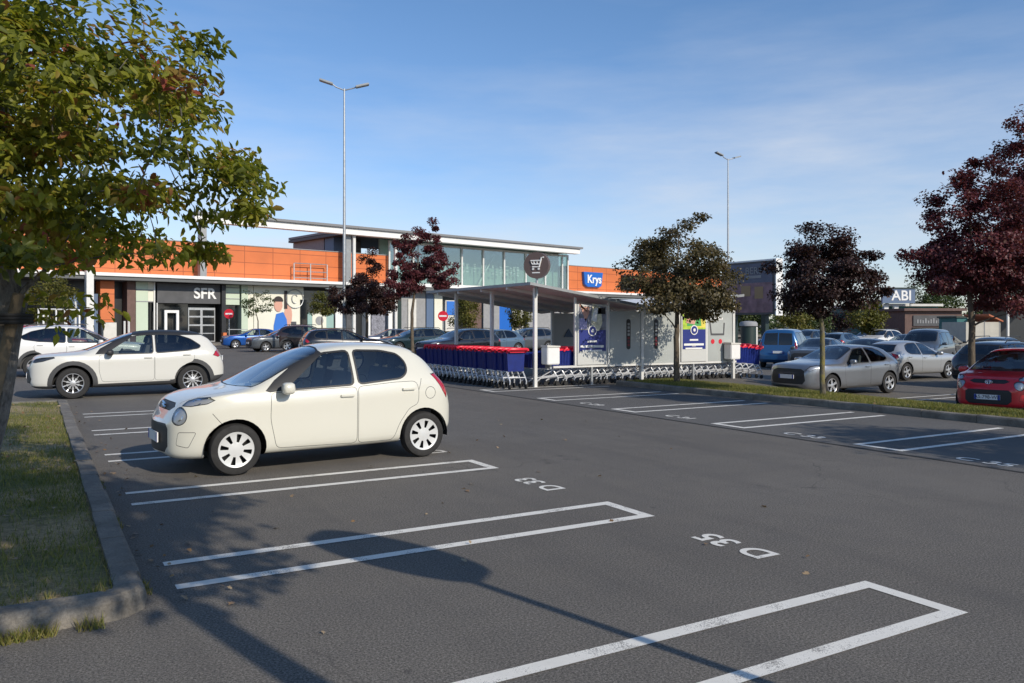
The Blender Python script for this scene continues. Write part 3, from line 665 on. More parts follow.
CROSS = dict(L=4.18, W=1.765, H=1.56, FO=.85, WB=2.56, r=.35, tw=.21, gap=.06, rim='alloy10', sub=2, nst=22, rf=.75, rr=.55, af=.58, ar=.70, bulge=.05, clad=.36, frame=.02,
    T=[(0, .74), (.05, .90), (.13, .975), (.4, 1.015), (.85, 1.05), (1.05, 1.075), (1.22, 1.14), (1.4, 1.22), (1.8, 1.395), (2.1, 1.50), (2.4, 1.545), (2.75, 1.56), (3.2, 1.545), (3.65, 1.49), (3.86, 1.36), (3.98, 1.18), (4.08, 1.04), (4.15, .9), (4.18, .7)],
    B=[(0, .68), (.05, .85), (.13, .925), (.4, .965), (.9, .985), (1.3, .99), (2.0, 1.0), (2.8, 1.04), (3.4, 1.08), (3.8, 1.07), (4.0, 1.0), (4.18, .66)],
    R=[(0, .4), (.3, .62), (1.0, .70), (1.3, .70), (1.5, .68), (1.8, .63), (2.15, .585), (2.7, .58), (3.4, .56), (3.8, .58), (4.18, .55)],
    zb=[(0, .34), (.06, .26), (.3, .22), (3.8, .24), (4.05, .32), (4.18, .42)],
    drop=[(0, .03), (.5, .04), (1.2, .045), (1.5, .05), (2.1, .08), (3.2, .085), (3.6, .07), (4.18, .03)],
    ws=(1.06, 2.1), rw=(3.55, 4.0), zc=1.03, wsp=[(-1, 1.07), (.66, 1.07), (.70, 1.11), (.64, 1.30), (.565, 1.43), (.4, 1.475), (-1, 1.485)],
    rwp=[(-1, 1.14), (.52, 1.14), (.58, 1.18), (.52, 1.38), (-1, 1.42)],
    quarter=[(1.30, 1.0), (1.52, 1.005), (2.10, 1.41), (2.05, 1.46), (1.75, 1.33), (1.40, 1.13)],
    windows=[([(1.52, 1.015), (2.10, 1.40), (2.52, 1.445), (2.52, 1.02)], 'window'), ([(2.60, 1.025), (2.60, 1.445), (3.10, 1.43), (3.38, 1.33), (3.60, 1.17), (3.55, 1.12), (3.3, 1.075)], 'privacy')],
    doors=[[(1.38, .98), (1.38, .62), (1.44, .37), (2.55, .37), (2.55, 1.0), (1.5, .99)], [(2.565, 1.0), (2.565, .37), (3.02, .37), (3.10, .58), (3.25, .74), (3.42, .80), (3.46, .92), (3.40, 1.055), (3.2, 1.045)]],
    handles=[(2.42, .91), (3.28, .965)], mirror=(1.60, 1.04), mirmat='black_plastic', seat=2.35, blackroof=1.40,
    front=[('grille', [(-1, .80), (.42, .80), (.50, .83), (.45, .86), (-1, .85)], FRONT, 0), ('lowgrille', [(-1, .36), (.55, .36), (.60, .46), (.45, .66), (-1, .68)], FRONT, 0)],
    head=[(.66, .84), (.80, .83), (1.05, .86), (1.32, .93), (1.30, .95), (1.0, .935), (.75, .90)], headmat='black_plastic', bulb=.03,
    tail=[(3.05, .94), (3.15, 1.02), (3.55, 1.10), (3.5, 1.03), (3.35, .93), (3.2, .90)], pf=(-.05, .52), pr=(4.21, .85), spin=.1)
HATCH_M = dict(L=4.06, W=1.75, H=1.43, FO=.83, WB=2.54, r=.315, tw=.20, gap=.05, rim='alloy5', sub=1, nst=20, rf=.75, rr=.55, af=.58, ar=.68, bulge=.05,
    T=[(0, .66), (.05, .80), (.13, .89), (.4, .94), (.9, .985), (1.14, 1.01), (1.4, 1.10), (1.8, 1.28), (2.05, 1.38), (2.3, 1.425), (2.65, 1.43), (3.1, 1.405), (3.5, 1.33), (3.7, 1.20), (3.85, 1.04), (3.97, .93), (4.04, .8), (4.06, .62)],
    B=[(0, .60), (.05, .745), (.13, .835), (.4, .88), (.9, .915), (1.3, .91), (2.0, .92), (2.8, .96), (3.4, .985), (3.75, .97), (3.92, .9), (4.06, .58)],
    R=[(0, .4), (.3, .62), (1.1, .69), (1.5, .66), (1.8, .61), (2.1, .57), (2.7, .565), (3.3, .55), (3.7, .57), (4.06, .52)],
    zb=[(0, .30), (.06, .22), (.3, .19), (3.7, .21), (3.95, .29), (4.06, .38)],
    drop=[(0, .02), (.5, .035), (1.2, .04), (1.5, .05), (2.05, .075), (3.1, .08), (3.5, .06), (4.06, .03)],
    ws=(1.18, 2.05), rw=(3.4, 3.9), zc=.95, wsp=[(-1, .99), (.64, .99), (.69, 1.03), (.62, 1.2), (.55, 1.32), (.4, 1.36), (-1, 1.37)],
    rwp=[(-1, 1.04), (.52, 1.04), (.57, 1.08), (.50, 1.27), (-1, 1.30)],
    windows=[([(1.50, .93), (2.06, 1.30), (2.45, 1.335), (2.45, .94)], 'window'), ([(2.53, .945), (2.53, 1.335), (2.95, 1.32), (3.18, 1.24), (3.30, 1.10), (3.28, 1.02), (3.1, .965)], 'privacy')],
    doors=[[(1.36, .89), (1.36, .60), (1.42, .28), (2.48, .27), (2.48, .92), (1.5, .905)], [(2.495, .92), (2.495, .27), (2.95, .27), (3.02, .48), (3.16, .64), (3.34, .70), (3.38, .82), (3.32, .965), (3.1, .95)]],
    handles=[(2.33, .81), (3.20, .85)], mirror=(1.58, .965), seat=2.3,
    front=[('grille', [(-1, .36), (.50, .36), (.58, .46), (.54, .72), (.42, .775), (-1, .785)], FRONT, 0)],
    head=[(.64, .755), (.80, .735), (1.05, .80), (1.26, .875), (1.08, .89), (.80, .85)], bulb=.045,
    tail=[(2.97, .84), (3.05, .93), (3.30, .985), (3.26, .88), (3.12, .80)], pf=(-.05, .56), pr=(4.09, .66))
ESTATE = scaled(HATCH_M, L=4.55, W=1.82, H=1.50, FO=.92, WB=2.68, r=.325, rim='alloy7', rails=(2.0, 3.9, .60, 1.515),
    T=[(0, .62), (.06, .73), (.16, .83), (.4, .90), (.95, .985), (1.3, 1.03), (1.5, 1.10), (1.95, 1.32), (2.25, 1.43), (2.6, 1.485), (3.0, 1.50), (3.6, 1.485), (4.05, 1.43), (4.25, 1.28), (4.38, 1.10), (4.46, .98), (4.53, .84), (4.55, .64)],
    B=[(0, .58), (.06, .68), (.16, .78), (.4, .84), (.95, .91), (1.4, .935), (2.2, .95), (3.1, .985), (3.9, 1.01), (4.25, .99), (4.4, .92), (4.55, .6)],
    R=[(0, .4), (.3, .6), (1.3, .69), (1.6, .68), (1.95, .64), (2.3, .60), (3.0, .595), (3.9, .575), (4.25, .59), (4.55, .54)],
    zb=[(0, .30), (.06, .22), (.3, .19), (4.2, .21), (4.44, .29), (4.55, .38)],
    drop=[(0, .02), (.5, .035), (1.3, .04), (1.6, .05), (2.25, .08), (3.6, .08), (4.0, .06), (4.55, .03)],
    ws=(1.4, 2.25), rw=(3.95, 4.45), zc=.98, wsp=[(-1, 1.025), (.66, 1.025), (.72, 1.06), (.65, 1.25), (.58, 1.37), (.4, 1.41), (-1, 1.42)],
    rwp=[(-1, 1.08), (.54, 1.08), (.59, 1.12), (.53, 1.36), (-1, 1.39)],
    windows=[([(1.62, .96), (2.22, 1.35), (2.62, 1.40), (2.62, .97)], 'window'), ([(2.70, .975), (2.70, 1.40), (3.36, 1.39), (3.36, 1.0)], 'privacy'), ([(3.43, 1.005), (3.43, 1.385), (3.78, 1.35), (3.98, 1.2), (3.95, 1.07)], 'privacy')],
    doors=[[(1.48, .92), (1.48, .60), (1.54, .28), (2.65, .27), (2.65, .95), (1.6, .935)], [(2.665, .95), (2.665, .27), (3.18, .27), (3.26, .50), (3.40, .66), (3.44, .80), (3.42, .985), (3.1, .97)]],
    handles=[(2.5, .84), (3.3, .87)], mirror=(1.70, .99), seat=2.5,
    front=[('grille', [(-1, .40), (.50, .40), (.56, .48), (.50, .70), (.42, .735), (-1, .745)], FRONT, 0)],
    head=[(.66, .72), (.85, .71), (1.1, .78), (1.3, .86), (1.1, .87), (.82, .82)],
    tail=[(3.36, .86), (3.48, .95), (3.72, 1.02), (3.68, .90), (3.5, .82)], pf=(-.06, .52), pr=(4.58, .68))
SUV = scaled(CROSS, L=4.50, W=1.86, H=1.68, FO=.90, WB=2.68, r=.355, sub=1, rim='alloy5', blackroof=None, rails=(2.1, 3.85, .62, 1.70), mirmat='PAINT', headmat='reflector', clad=.34,
    T=[(0, .78), (.06, .92), (.16, 1.01), (.4, 1.07), (.95, 1.12), (1.28, 1.155), (1.48, 1.24), (1.9, 1.47), (2.2, 1.60), (2.5, 1.665), (2.9, 1.68), (3.5, 1.66), (3.95, 1.59), (4.15, 1.45), (4.28, 1.27), (4.4, 1.12), (4.47, .95), (4.5, .74)],
    B=[(0, .72), (.06, .86), (.16, .95), (.4, 1.0), (.95, 1.05), (1.4, 1.07), (2.2, 1.085), (3.0, 1.12), (3.7, 1.16), (4.15, 1.15), (4.35, 1.05), (4.5, .7)],
    R=[(0, .42), (.3, .62), (1.3, .72), (1.6, .71), (1.95, .66), (2.3, .62), (2.9, .615), (3.7, .59), (4.15, .61), (4.5, .56)],
    zb=[(0, .36), (.06, .28), (.3, .24), (4.1, .26), (4.36, .34), (4.5, .44)],
    drop=[(0, .03), (.5, .04), (1.3, .045), (1.6, .05), (2.2, .08), (3.5, .085), (3.9, .07), (4.5, .03)],
    ws=(1.38, 2.2), rw=(3.9, 4.35), zc=1.1, wsp=[(-1, 1.15), (.69, 1.15), (.74, 1.19), (.67, 1.40), (.60, 1.54), (.4, 1.585), (-1, 1.595)],
    rwp=[(-1, 1.24), (.55, 1.24), (.61, 1.28), (.55, 1.50), (-1, 1.54)],
    windows=[([(1.60, 1.10), (2.2, 1.51), (2.65, 1.56), (2.65, 1.105)], 'window'), ([(2.73, 1.11), (2.73, 1.56), (3.3, 1.545), (3.68, 1.46), (3.98, 1.30), (3.9, 1.22), (3.5, 1.15)], 'privacy')],
    doors=[[(1.46, 1.06), (1.46, .66), (1.52, .36), (2.68, .36), (2.68, 1.085), (1.6, 1.075)], [(2.695, 1.085), (2.695, .36), (3.18, .36), (3.27, .60), (3.42, .77), (3.58, .83), (3.62, .98), (3.56, 1.13), (3.3, 1.12)]],
    handles=[(2.54, .98), (3.44, 1.03)], mirror=(1.70, 1.12), seat=2.48,
    front=[('grille', [(-1, .72), (.50, .72), (.55, .80), (.50, .95), (-1, .96)], FRONT, 0), ('lowgrille', [(-1, .40), (.6, .40), (.6, .56), (-1, .58)], FRONT, 0)],
    head=[(.70, .90), (.88, .88), (1.12, .93), (1.38, 1.0), (1.32, 1.02), (1.05, 1.005), (.8, .97)], tail=[(3.30, 1.0), (3.42, 1.10), (3.76, 1.17), (3.72, 1.05), (3.5, .96)], pf=(-.06, .64), pr=(4.53, .90))
VAN = scaled(HATCH_M, L=4.40, W=1.85, H=1.83, FO=.90, WB=2.78, r=.32, sub=1, rim='cap8', rf=.7, rr=.22, af=.6, ar=.88, far=1,
    T=[(0, .70), (.06, .83), (.16, .93), (.4, 1.01), (.85, 1.10), (1.1, 1.18), (1.35, 1.36), (1.7, 1.62), (1.95, 1.74), (2.3, 1.81), (2.8, 1.83), (3.6, 1.82), (4.1, 1.78), (4.24, 1.66), (4.31, 1.35), (4.36, 1.05), (4.39, .85), (4.40, .65)],
    B=[(0, .64), (.06, .76), (.16, .86), (.4, .93), (.9, 1.0), (1.4, 1.04), (2.2, 1.06), (3.2, 1.07), (4.1, 1.07), (4.3, 1.04), (4.36, .96), (4.4, .6)],
    R=[(0, .4), (.3, .6), (1.1, .72), (1.4, .73), (1.7, .70), (2.0, .67), (2.8, .67), (4.0, .66), (4.25, .68), (4.4, .7)],
    zb=[(0, .32), (.06, .25), (.3, .22), (4.2, .24), (4.34, .30), (4.4, .38)],
    drop=[(0, .03), (.5, .04), (1.1, .05), (1.5, .06), (1.95, .08), (3.6, .08), (4.1, .06), (4.4, .03)],
    ws=(1.15, 1.95), rw=(4.05, 4.38), zc=1.1, wsp=[(-1, 1.19), (.69, 1.19), (.74, 1.23), (.70, 1.45), (.66, 1.64), (.5, 1.70), (-1, 1.715)],
    rwp=[(.045, 1.10), (.60, 1.10), (.62, 1.15), (.58, 1.60), (.045, 1.62)],
    windows=[([(1.38, 1.08), (1.9, 1.58), (2.15, 1.64), (2.15, 1.09)], 'window'), ([(2.24, 1.10), (2.24, 1.65), (3.1, 1.65), (3.1, 1.10)], 'privacy'), ([(3.2, 1.10), (3.2, 1.65), (4.0, 1.63), (4.0, 1.10)], 'privacy')],
    doors=[[(1.26, 1.03), (1.28, .66), (1.36, .30), (2.18, .30), (2.18, 1.07), (1.4, 1.05)], [(2.195, 1.07), (2.195, .30), (3.13, .30), (3.14, 1.07)]],
    handles=[(2.05, .95), (2.4, .95)], mirror=(1.5, 1.14), seat=2.1,
    front=[('grille', [(-1, .62), (.45, .62), (.5, .72), (.45, .84), (-1, .86)], FRONT, 0), ('lowgrille', [(-1, .34), (.6, .34), (.6, .50), (-1, .52)], FRONT, 0)],
    head=[(.66, .80), (.84, .79), (1.08, .86), (1.28, .97), (1.12, .98), (.85, .94)],
    tail=[(3.46, .82), (3.46, 1.18), (3.58, 1.20), (3.60, .82)], pf=(-.06, .5), pr=(4.455, .75))
# ------------------------------------------------------------------ trees
def leaf_mesh(name, pts, normals, size, tint, mat, parent, shape=4, droop=.0, rng=RNG):
    """one folded leaf at every point"""
    n = len(pts); pts = np.asarray(pts, float)
    nr = rng.normal(size=(n, 3)); nr[:, 2] = np.abs(nr[:, 2])*.9+.25; nr += normals*.7; nr /= np.linalg.norm(nr, axis=1)[:, None]
    t = rng.normal(size=(n, 3)); t[:, 2] -= droop; t -= nr*np.sum(t*nr, 1)[:, None]; t /= np.linalg.norm(t, axis=1)[:, None]+1e-9
    b = np.cross(nr, t); s = (size*rng.uniform(.6, 1.35, n))[:, None]
    if shape == 4:
        loc = [(0, 0, 0), (.45, .36, .08), (1, 0, -.05), (.45, -.36, .08)]; faces = [(0, 1, 2), (0, 2, 3)]
    elif shape == 6:                                  # ovate leaf
        loc = [(0, 0, 0), (.3, .21, .07), (.68, .17, .05), (1, 0, -.06), (.68, -.17, .05), (.3, -.21, .07)]; faces = [(0, 1, 2), (0, 2, 3), (0, 3, 4), (0, 4, 5)]
    else:                                             # lobed leaf
        loc = [(0, 0, 0), (.25, .30, .06), (.36, .17, .03), (.62, .42, .08), (.66, .15, .02), (1, 0, -.06), (.66, -.15, .02), (.62, -.42, .08), (.36, -.17, .03), (.25, -.30, .06)]
        faces = [(0, 1, 2), (0, 2, 8), (0, 8, 9), (2, 3, 4), (2, 4, 6), (2, 6, 8), (6, 7, 8), (4, 5, 6)]
    k = len(loc); V = np.empty((n, k, 3))
    for j, (a, c, d) in enumerate(loc): V[:, j] = pts+(t*a+b*c+nr*d)*s
    F = np.array(faces)[None]+(np.arange(n)*k)[:, None, None]; F = F.reshape(-1, 3)
    me = bpy.data.meshes.new(name); me.vertices.add(n*k); me.vertices.foreach_set('co', V.ravel()); m_ = len(F)
    me.loops.add(m_*3); me.loops.foreach_set('vertex_index', F.ravel().astype(np.int32))
    me.polygons.add(m_); me.polygons.foreach_set('loop_start', np.arange(m_, dtype=np.int32)*3)
    at = me.attributes.new('tint', 'FLOAT', 'POINT'); at.data.foreach_set('value', np.repeat(np.clip(tint, 0, 1), k).astype(np.float32))
    me.update(calc_edges=True); me.validate()
    return link(name, me, parent, [mat])
def make_tree(name, label, x, y, group, trunk, crown, nleaf, lsize, leaf, bark_m, clusters=70, seed=1, shape=4, lean=(0, 0), spread=.16, trunk_r=.09, limbs=5, tint=(.45, .2), kids=True, holes=0.0, pal=None):
    """trunk: clear height; crown: list of ellipsoids (cx,cy,cz,rx,ry,rz) about the base; branches grow to clumps of leaves"""
    rg = np.random.default_rng(seed); rr = random.Random(seed)
    z0 = zg(x, y)-.03; root = empty(name, (x, y, z0)); tag(root, label, 'tree', group)
    # clump centres
    vol = np.array([c[3]*c[4]*c[5] for c in crown]); vol = vol/vol.sum(); cl = []
    while len(cl) < clusters:
        c = crown[rg.choice(len(crown), p=vol)]; d = rg.normal(size=3); d /= np.linalg.norm(d); q = rg.uniform(.12, 1)**.42
        p = np.array(c[:3])+d*q*np.array(c[3:6])*rg.uniform(.86, 1.06)
        if p[2] < trunk*.92: continue
        cl.append(p)
    top = Vector((lean[0], lean[1], trunk))
    mb = MB(); n0 = 7
    tr = [Vector((lean[0]*(k/n0)**1.2+rr.uniform(-.012, .012), lean[1]*(k/n0)**1.2+rr.uniform(-.012, .012), trunk*k/n0)) for k in range(n0+1)]
    zc = max(c[2]+c[5]*.55 for c in crown); tip = Vector((np.mean([c[0] for c in crown])*.8, np.mean([c[1] for c in crown])*.8, zc))
    for k in range(1, 6): tr.append(top.lerp(tip, k/5)+Vector((rr.uniform(-.07, .07), rr.uniform(-.07, .07), 0)))
    rad = [trunk_r*(1.35 if k == 0 else 1.08 if k == 1 else 1.0-.022*k) for k in range(n0+1)]+[trunk_r*(.72-.13*k) for k in range(1, 6)]
    mb.tube(tr, rad, 10)
    nodes = [(tr[k], rad[k]) for k in range(n0-1, len(tr))]
    order = sorted(range(len(cl)), key=lambda i: np.linalg.norm(cl[i]-np.array(top)))
    for i in order:
        p = Vector(cl[i]); best = None; bd = 1e9
        for (q, r_) in nodes:
            d = p-q; L = d.length
            if L < .05: continue
            cost = L*(1+.9*max(0, -d.z/L+.15)) - r_*1.5
            if cost < bd: bd = cost; best = (q, r_)
        q, r_ = best; L = (p-q).length; r1 = max(.006, min(r_*.62, .012+L*.016)); m_ = max(3, int(L/.22)); path = []
        side = Vector((rr.uniform(-1, 1), rr.uniform(-1, 1), rr.uniform(-.1, .8)))*L*.10
        for k in range(m_+1):
            t = k/m_; path.append(q.lerp(p, t)+side*math.sin(PI*t)+Vector((rr.uniform(-1, 1), rr.uniform(-1, 1), rr.uniform(-1, 1)))*(.012 if 0 < k else 0))
        mb.tube(path, [r1*(1-.72*k/m_) for k in range(m_+1)], 6)
        for k in range(1, m_+1): nodes.append((path[k], r1*(1-.72*k/m_)))
    mb.build('trunk', bark_m, root, True)
    C = np.array(cl); w = rg.uniform(.35, 1.4, len(C)); w /= w.sum(); ci = rg.choice(len(C), nleaf, p=w)
    sc = np.array([np.mean([c[3] for c in crown]), np.mean([c[4] for c in crown]), np.mean([c[5] for c in crown])])*spread
    csz = rg.uniform(.6, 1.35, len(C))
    off = rg.normal(size=(nleaf, 3)); off /= (np.linalg.norm(off, axis=1)[:, None]+1e-9); off *= (rg.uniform(0, 1, nleaf)**.45)[:, None]
    P = C[ci]+off*sc*1.9*csz[ci][:, None]*np.array([1, 1, .72])
    ctint = rg.normal(tint[0], tint[1]*.6, len(C)); T_ = ctint[ci]+rg.normal(0, tint[1]*.7, nleaf)
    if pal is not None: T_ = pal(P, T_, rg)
    cen = np.mean(np.array([c[:3] for c in crown]), axis=0); nv = P-cen; nv /= np.linalg.norm(nv, axis=1)[:, None]+1e-9
    leaf_mesh('crown', P, nv, lsize, T_, leaf, root, shape, droop=.5, rng=rg)
    return root
# ------------------------------------------------------------------ camera, light, sky
cam = bpy.data.cameras.new('camera'); co = bpy.data.objects.new('camera', cam); COL.objects.link(co); scene.camera = co
co.location = (0, 0, CAMH); co.rotation_euler = (PI/2, 0, -TH); cam.sensor_width = 36; cam.lens = FPX/1024*36; cam.shift_y = -(341.5-HZ)/1024; cam.clip_end = 6000; cam.clip_start = .05
EL, AZ = math.radians(29), math.radians(166.6)               # azimuth clockwise from +y
SUNV = Vector((math.sin(AZ)*math.cos(EL), math.cos(AZ)*math.cos(EL), math.sin(EL)))
sl = bpy.data.lights.new('sun', 'SUN'); sl.energy = 4.0; sl.angle = math.radians(.5); sl.color = (1, .915, .79)
so = bpy.data.objects.new('sun', sl); COL.objects.link(so); so.rotation_euler = SUNV.to_track_quat('Z', 'Y').to_euler(); so.location = (0, 0, 30)
w = bpy.data.worlds.new('World'); scene.world = w; w.use_nodes = True; nt = w.node_tree; bg = nt.nodes['Background']
sky = nt.nodes.new('ShaderNodeTexSky'); sky.sky_type = 'NISHITA'; sky.sun_disc = False; sky.sun_elevation = EL; sky.sun_rotation = AZ
sky.air_density = 1.0; sky.dust_density = .25; sky.ozone_density = 3.0; sky.altitude = 0
tc = nt.nodes.new('ShaderNodeTexCoord'); mp = nt.nodes.new('ShaderNodeMapping'); mp.inputs['Scale'].default_value = (1.0, 1.0, 5.0); mp.inputs['Rotation'].default_value = (.12, .1, .5)
lk(nt, tc.outputs['Generated'], mp.inputs['Vector'])
n1 = noise(nt, mp.outputs['Vector'], 1.5, 7, .55); n2 = noise(nt, mp.outputs['Vector'], 5.5, 6, .6)
ad = nt.nodes.new('ShaderNodeMath'); ad.operation = 'MULTIPLY'; lk(nt, mapr(nt, n1, .42, .70, 0, 1), ad.inputs[0]); lk(nt, mapr(nt, n2, .25, .75, .35, 1), ad.inputs[1])
sx = nt.nodes.new('ShaderNodeSeparateXYZ'); lk(nt, tc.outputs['Generated'], sx.inputs[0])
lowf = mapr(nt, sx.outputs['Z'], .03, .40, 1.0, .12)
a2 = nt.nodes.new('ShaderNodeMath'); a2.operation = 'MULTIPLY'; lk(nt, ad.outputs[0], a2.inputs[0]); lk(nt, lowf, a2.inputs[1])
a3 = nt.nodes.new('ShaderNodeMath'); a3.operation = 'MULTIPLY'; lk(nt, a2.outputs[0], a3.inputs[0]); a3.inputs[1].default_value = 1.15
clear = mixc(nt, mapr(nt, sx.outputs['Z'], .05, .36, 0, 1), mixc(nt, 1.0, sky.outputs['Color'], (.95, .965, 1.10), 'MULTIPLY'), mixc(nt, 1.0, sky.outputs['Color'], (.82, .97, 1.10), 'MULTIPLY'))
skyc = mixc(nt, a3.outputs[0], clear, (5.4, 5.7, 6.2))
lk(nt, skyc, bg.inputs['Color']); bg.inputs['Strength'].default_value = .135
vs_ = scene.view_settings; vs_.view_transform = 'Standard'; vs_.look = 'None'; vs_.gamma = 1; vs_.use_curve_mapping = False; vs_.exposure = 0.0
# ------------------------------------------------------------------ ground
def sheet(name, x0, x1, y0, y1, mat, dz, step=.5, kind='structure', pts=None):
    nx = max(2, int((x1-x0)/step)+1); ny = max(2, int((y1-y0)/step)+1); gx = np.linspace(x0, x1, nx); gy = np.linspace(y0, y1, ny)
    return grid(name, gx, gy, mat, dz, kind)
def grid(name, gx, gy, mat, dz, kind='structure'):
    XX, YY = np.meshgrid(gx, gy); ZZ = zg_np(XX, YY)+dz; nx, ny = len(gx), len(gy)
    vs = np.stack([XX, YY, ZZ], -1).reshape(-1, 3); fs = [(j*nx+i, j*nx+i+1, (j+1)*nx+i+1, (j+1)*nx+i) for j in range(ny-1) for i in range(nx-1)]
    me = bpy.data.meshes.new(name); me.from_pydata(vs.tolist(), [], fs); o = link(name, me, None, [mat]); tag(o, kind=kind); return o
fx = np.concatenate([[-3000, -900, -300, -120, -60, -35], np.arange(-20, 40.1, .4), [50, 65, 90, 130, 300, 900, 3000]])
fy = np.concatenate([[-3000, -900, -300, -100, -50, -25], np.arange(-12, 45.1, .4), [55, 65, 90, 130, 300, 900, 3000]])
ground = grid('ground', fx, fy, 'asphalt', 0)
m, nt, b = nmat('asphalt_bay'); p = geopos(nt)
big = noise(nt, p, .35, 4); grit = noise(nt, p, 190, 2, .8); fine = noise(nt, p, 55, 3, .7)
c = ramp(nt, big, [(.3, (.108, .103, .096)), (.7, (.135, .129, .12))]); c = mixc(nt, 1.0, c, mapr(nt, grit, .3, .7, .45, 1.6), 'MULTIPLY'); c = mixc(nt, 1.0, c, mapr(nt, fine, .3, .7, .72, 1.28), 'MULTIPLY')
lk(nt, c, b.inputs['Base Color']); b.inputs['Roughness'].default_value = .9; b.inputs['Specular IOR Level'].default_value = .25; bumpn(nt, b, grit, .55, .006)
sheet('bay_pavement', 9.72, 13.9, -14, 21, 'asphalt_bay', .005)
sheet('pavement_joint', 9.66, 9.72, -14, 21, 'seam', .004)
def strip(mb, x0, x1, y0, y1, dz):
    n = max(1, int(max(x1-x0, y1-y0)/.4)); ax = (x1-x0) > (y1-y0)
    for k in range(n):
        a, c = k/n, (k+1)/n
        q = [(x0+(x1-x0)*a, y0), (x0+(x1-x0)*c, y0), (x0+(x1-x0)*c, y1), (x0+(x1-x0)*a, y1)] if ax else [(x0, y0+(y1-y0)*a), (x1, y0+(y1-y0)*a), (x1, y0+(y1-y0)*c), (x0, y0+(y1-y0)*c)]
        mb.add([(x, y, zg(x, y)+dz) for x, y in q], [(0, 1, 2, 3)])
LW = .052
for k in range(-1, 7):                                         # bays along the planted island, open to the aisle
    yc = 3.09+2.78*k
    if k == 6: continue
    mb = MB()
    for s_ in (-1, 1): strip(mb, .78, 4.645+LW, yc+s_*.29-LW, yc+s_*.29+LW, .004)
    strip(mb, 4.645-LW, 4.645+LW, yc-.29+LW, yc+.29-LW, .004)
    tag(mb.build('bay_marking', 'road_paint'), kind='structure')
for k in range(-2, 5):                                         # bays across the aisle
    yc = 7.06+2.78*k; mb = MB()
    for s_ in (-1, 1): strip(mb, 9.95-LW, 13.55, yc+s_*.33-LW, yc+s_*.33+LW, .009)
    strip(mb, 9.95-LW, 9.95+LW, yc-.33+LW, yc+.33-LW, .009)
    tag(mb.build('bay_marking', 'road_paint'), kind='structure')
for k, (ux_, vy_, L_) in enumerate([(20.0, 10.6, 4.2), (19.0, 13.2, 4.6), (19.0, 13.8, 4.6), (24.5, 13.3, 3.2), (19.5, 18.0, 4)]):   # bays beyond the strip
    mb = MB(); strip(mb, ux_, ux_+L_, vy_-LW, vy_+LW, .012); tag(mb.build('bay_marking', 'road_paint'), kind='structure')
for s_, xx, yy, rz in (('D 33', 4.60, 7.27, PI/2), ('D 35', 4.60, 4.49, PI/2), ('D 31', 4.6, 10.05, PI/2), ('C 35', 10.02, 5.66, -PI/2), ('C 33', 10.04, 8.40, -PI/2), ('C 31', 10.1, 11.2, -PI/2), ('C 29', 10.15, 14.0, -PI/2)):
    me = text_mesh(s_, .37, 0, bold=.009); bm = bmesh.new(); bm.from_mesh(me); bmesh.ops.scale(bm, vec=(.98, .86, 1), verts=bm.verts)
    if s_[-2:] in ('33', '35') and s_[0] == 'D':
        for v in bm.verts: v.co.x *= 1.0
    bm.to_mesh(me); bm.free(); me.materials.clear()
    o = link('bay_number', me, None, ['road_paint']); o.location = (xx, yy, zg(xx, yy)+(.0045 if xx < 9 else .0095)); o.rotation_euler = (0, 0, rz); tag(o, kind='structure')
# ------------------------------------------------------------------ planted islands with kerbs
def kerb_run(mb, a, c, w, h=.13, gap=.008, ln=1.0, inner=1, seed=0):
    """a row of kerb stones from a to c; the stones lie to the left of the run"""
    a, c = Vector(a), Vector(c); d = (c-a); L = d.length; d.normalize(); nrm = Vector((-d.y, d.x))*inner; n = max(1, round(L/ln)); r = random.Random(seed)
    for k in range(n):
        p, q = a+d*(L*k/n+gap/2), a+d*(L*(k+1)/n-gap/2); hh = h+r.uniform(-.006, .006); j = r.uniform(-.006, .006)
        prof = [(0, -.05), (0, hh-.03), (.012, hh-.008), (.035, hh), (w, hh), (w, -.05)]
        vs = []
        for e in (p, q):
            for o_, z in prof: P2 = e+nrm*(o_+j); vs.append((P2.x, P2.y, zg(P2.x, P2.y)+z))
        m_ = len(prof); mb.add(vs, [tuple(range(m_)), tuple(range(2*m_-1, m_-1, -1))]+[(i, i+m_, (i+1) % m_+m_, (i+1) % m_) for i in range(m_)])
    return mb
def lawn(name, x0, x1, y0, y1, h, rough=.02, step=.25, mat='lawn', crown=.05):
    nx = int((x1-x0)/step)+1; ny = int((y1-y0)/step)+1; gx = np.linspace(x0, x1, nx); gy = np.linspace(y0, y1, ny); XX, YY = np.meshgrid(gx, gy)
    e = np.minimum(np.minimum(XX-x0, x1-XX), np.minimum(YY-y0, y1-YY)); up = crown*np.clip(e/1.2, 0, 1)
    ZZ = zg_np(XX, YY)+h+up+RNG.normal(0, rough*.35, XX.shape)*np.clip(e/.3, 0, 1)
    vs = np.stack([XX, YY, ZZ], -1).reshape(-1, 3); fs = [(j*nx+i, j*nx+i+1, (j+1)*nx+i+1, (j+1)*nx+i) for j in range(ny-1) for i in range(nx-1)]
    me = bpy.data.meshes.new(name); me.from_pydata(vs.tolist(), [], fs); o = link(name, me, None, [mat]); me.polygons.foreach_set('use_smooth', [True]*len(me.polygons)); tag(o, kind='structure'); return o
KX = .58
mb = MB(); kerb_run(mb, (KX, 5.62), (KX, 19.2), .17, .135, inner=1, seed=3); tag(mb.build('kerb', 'kerb_concrete'), kind='structure')
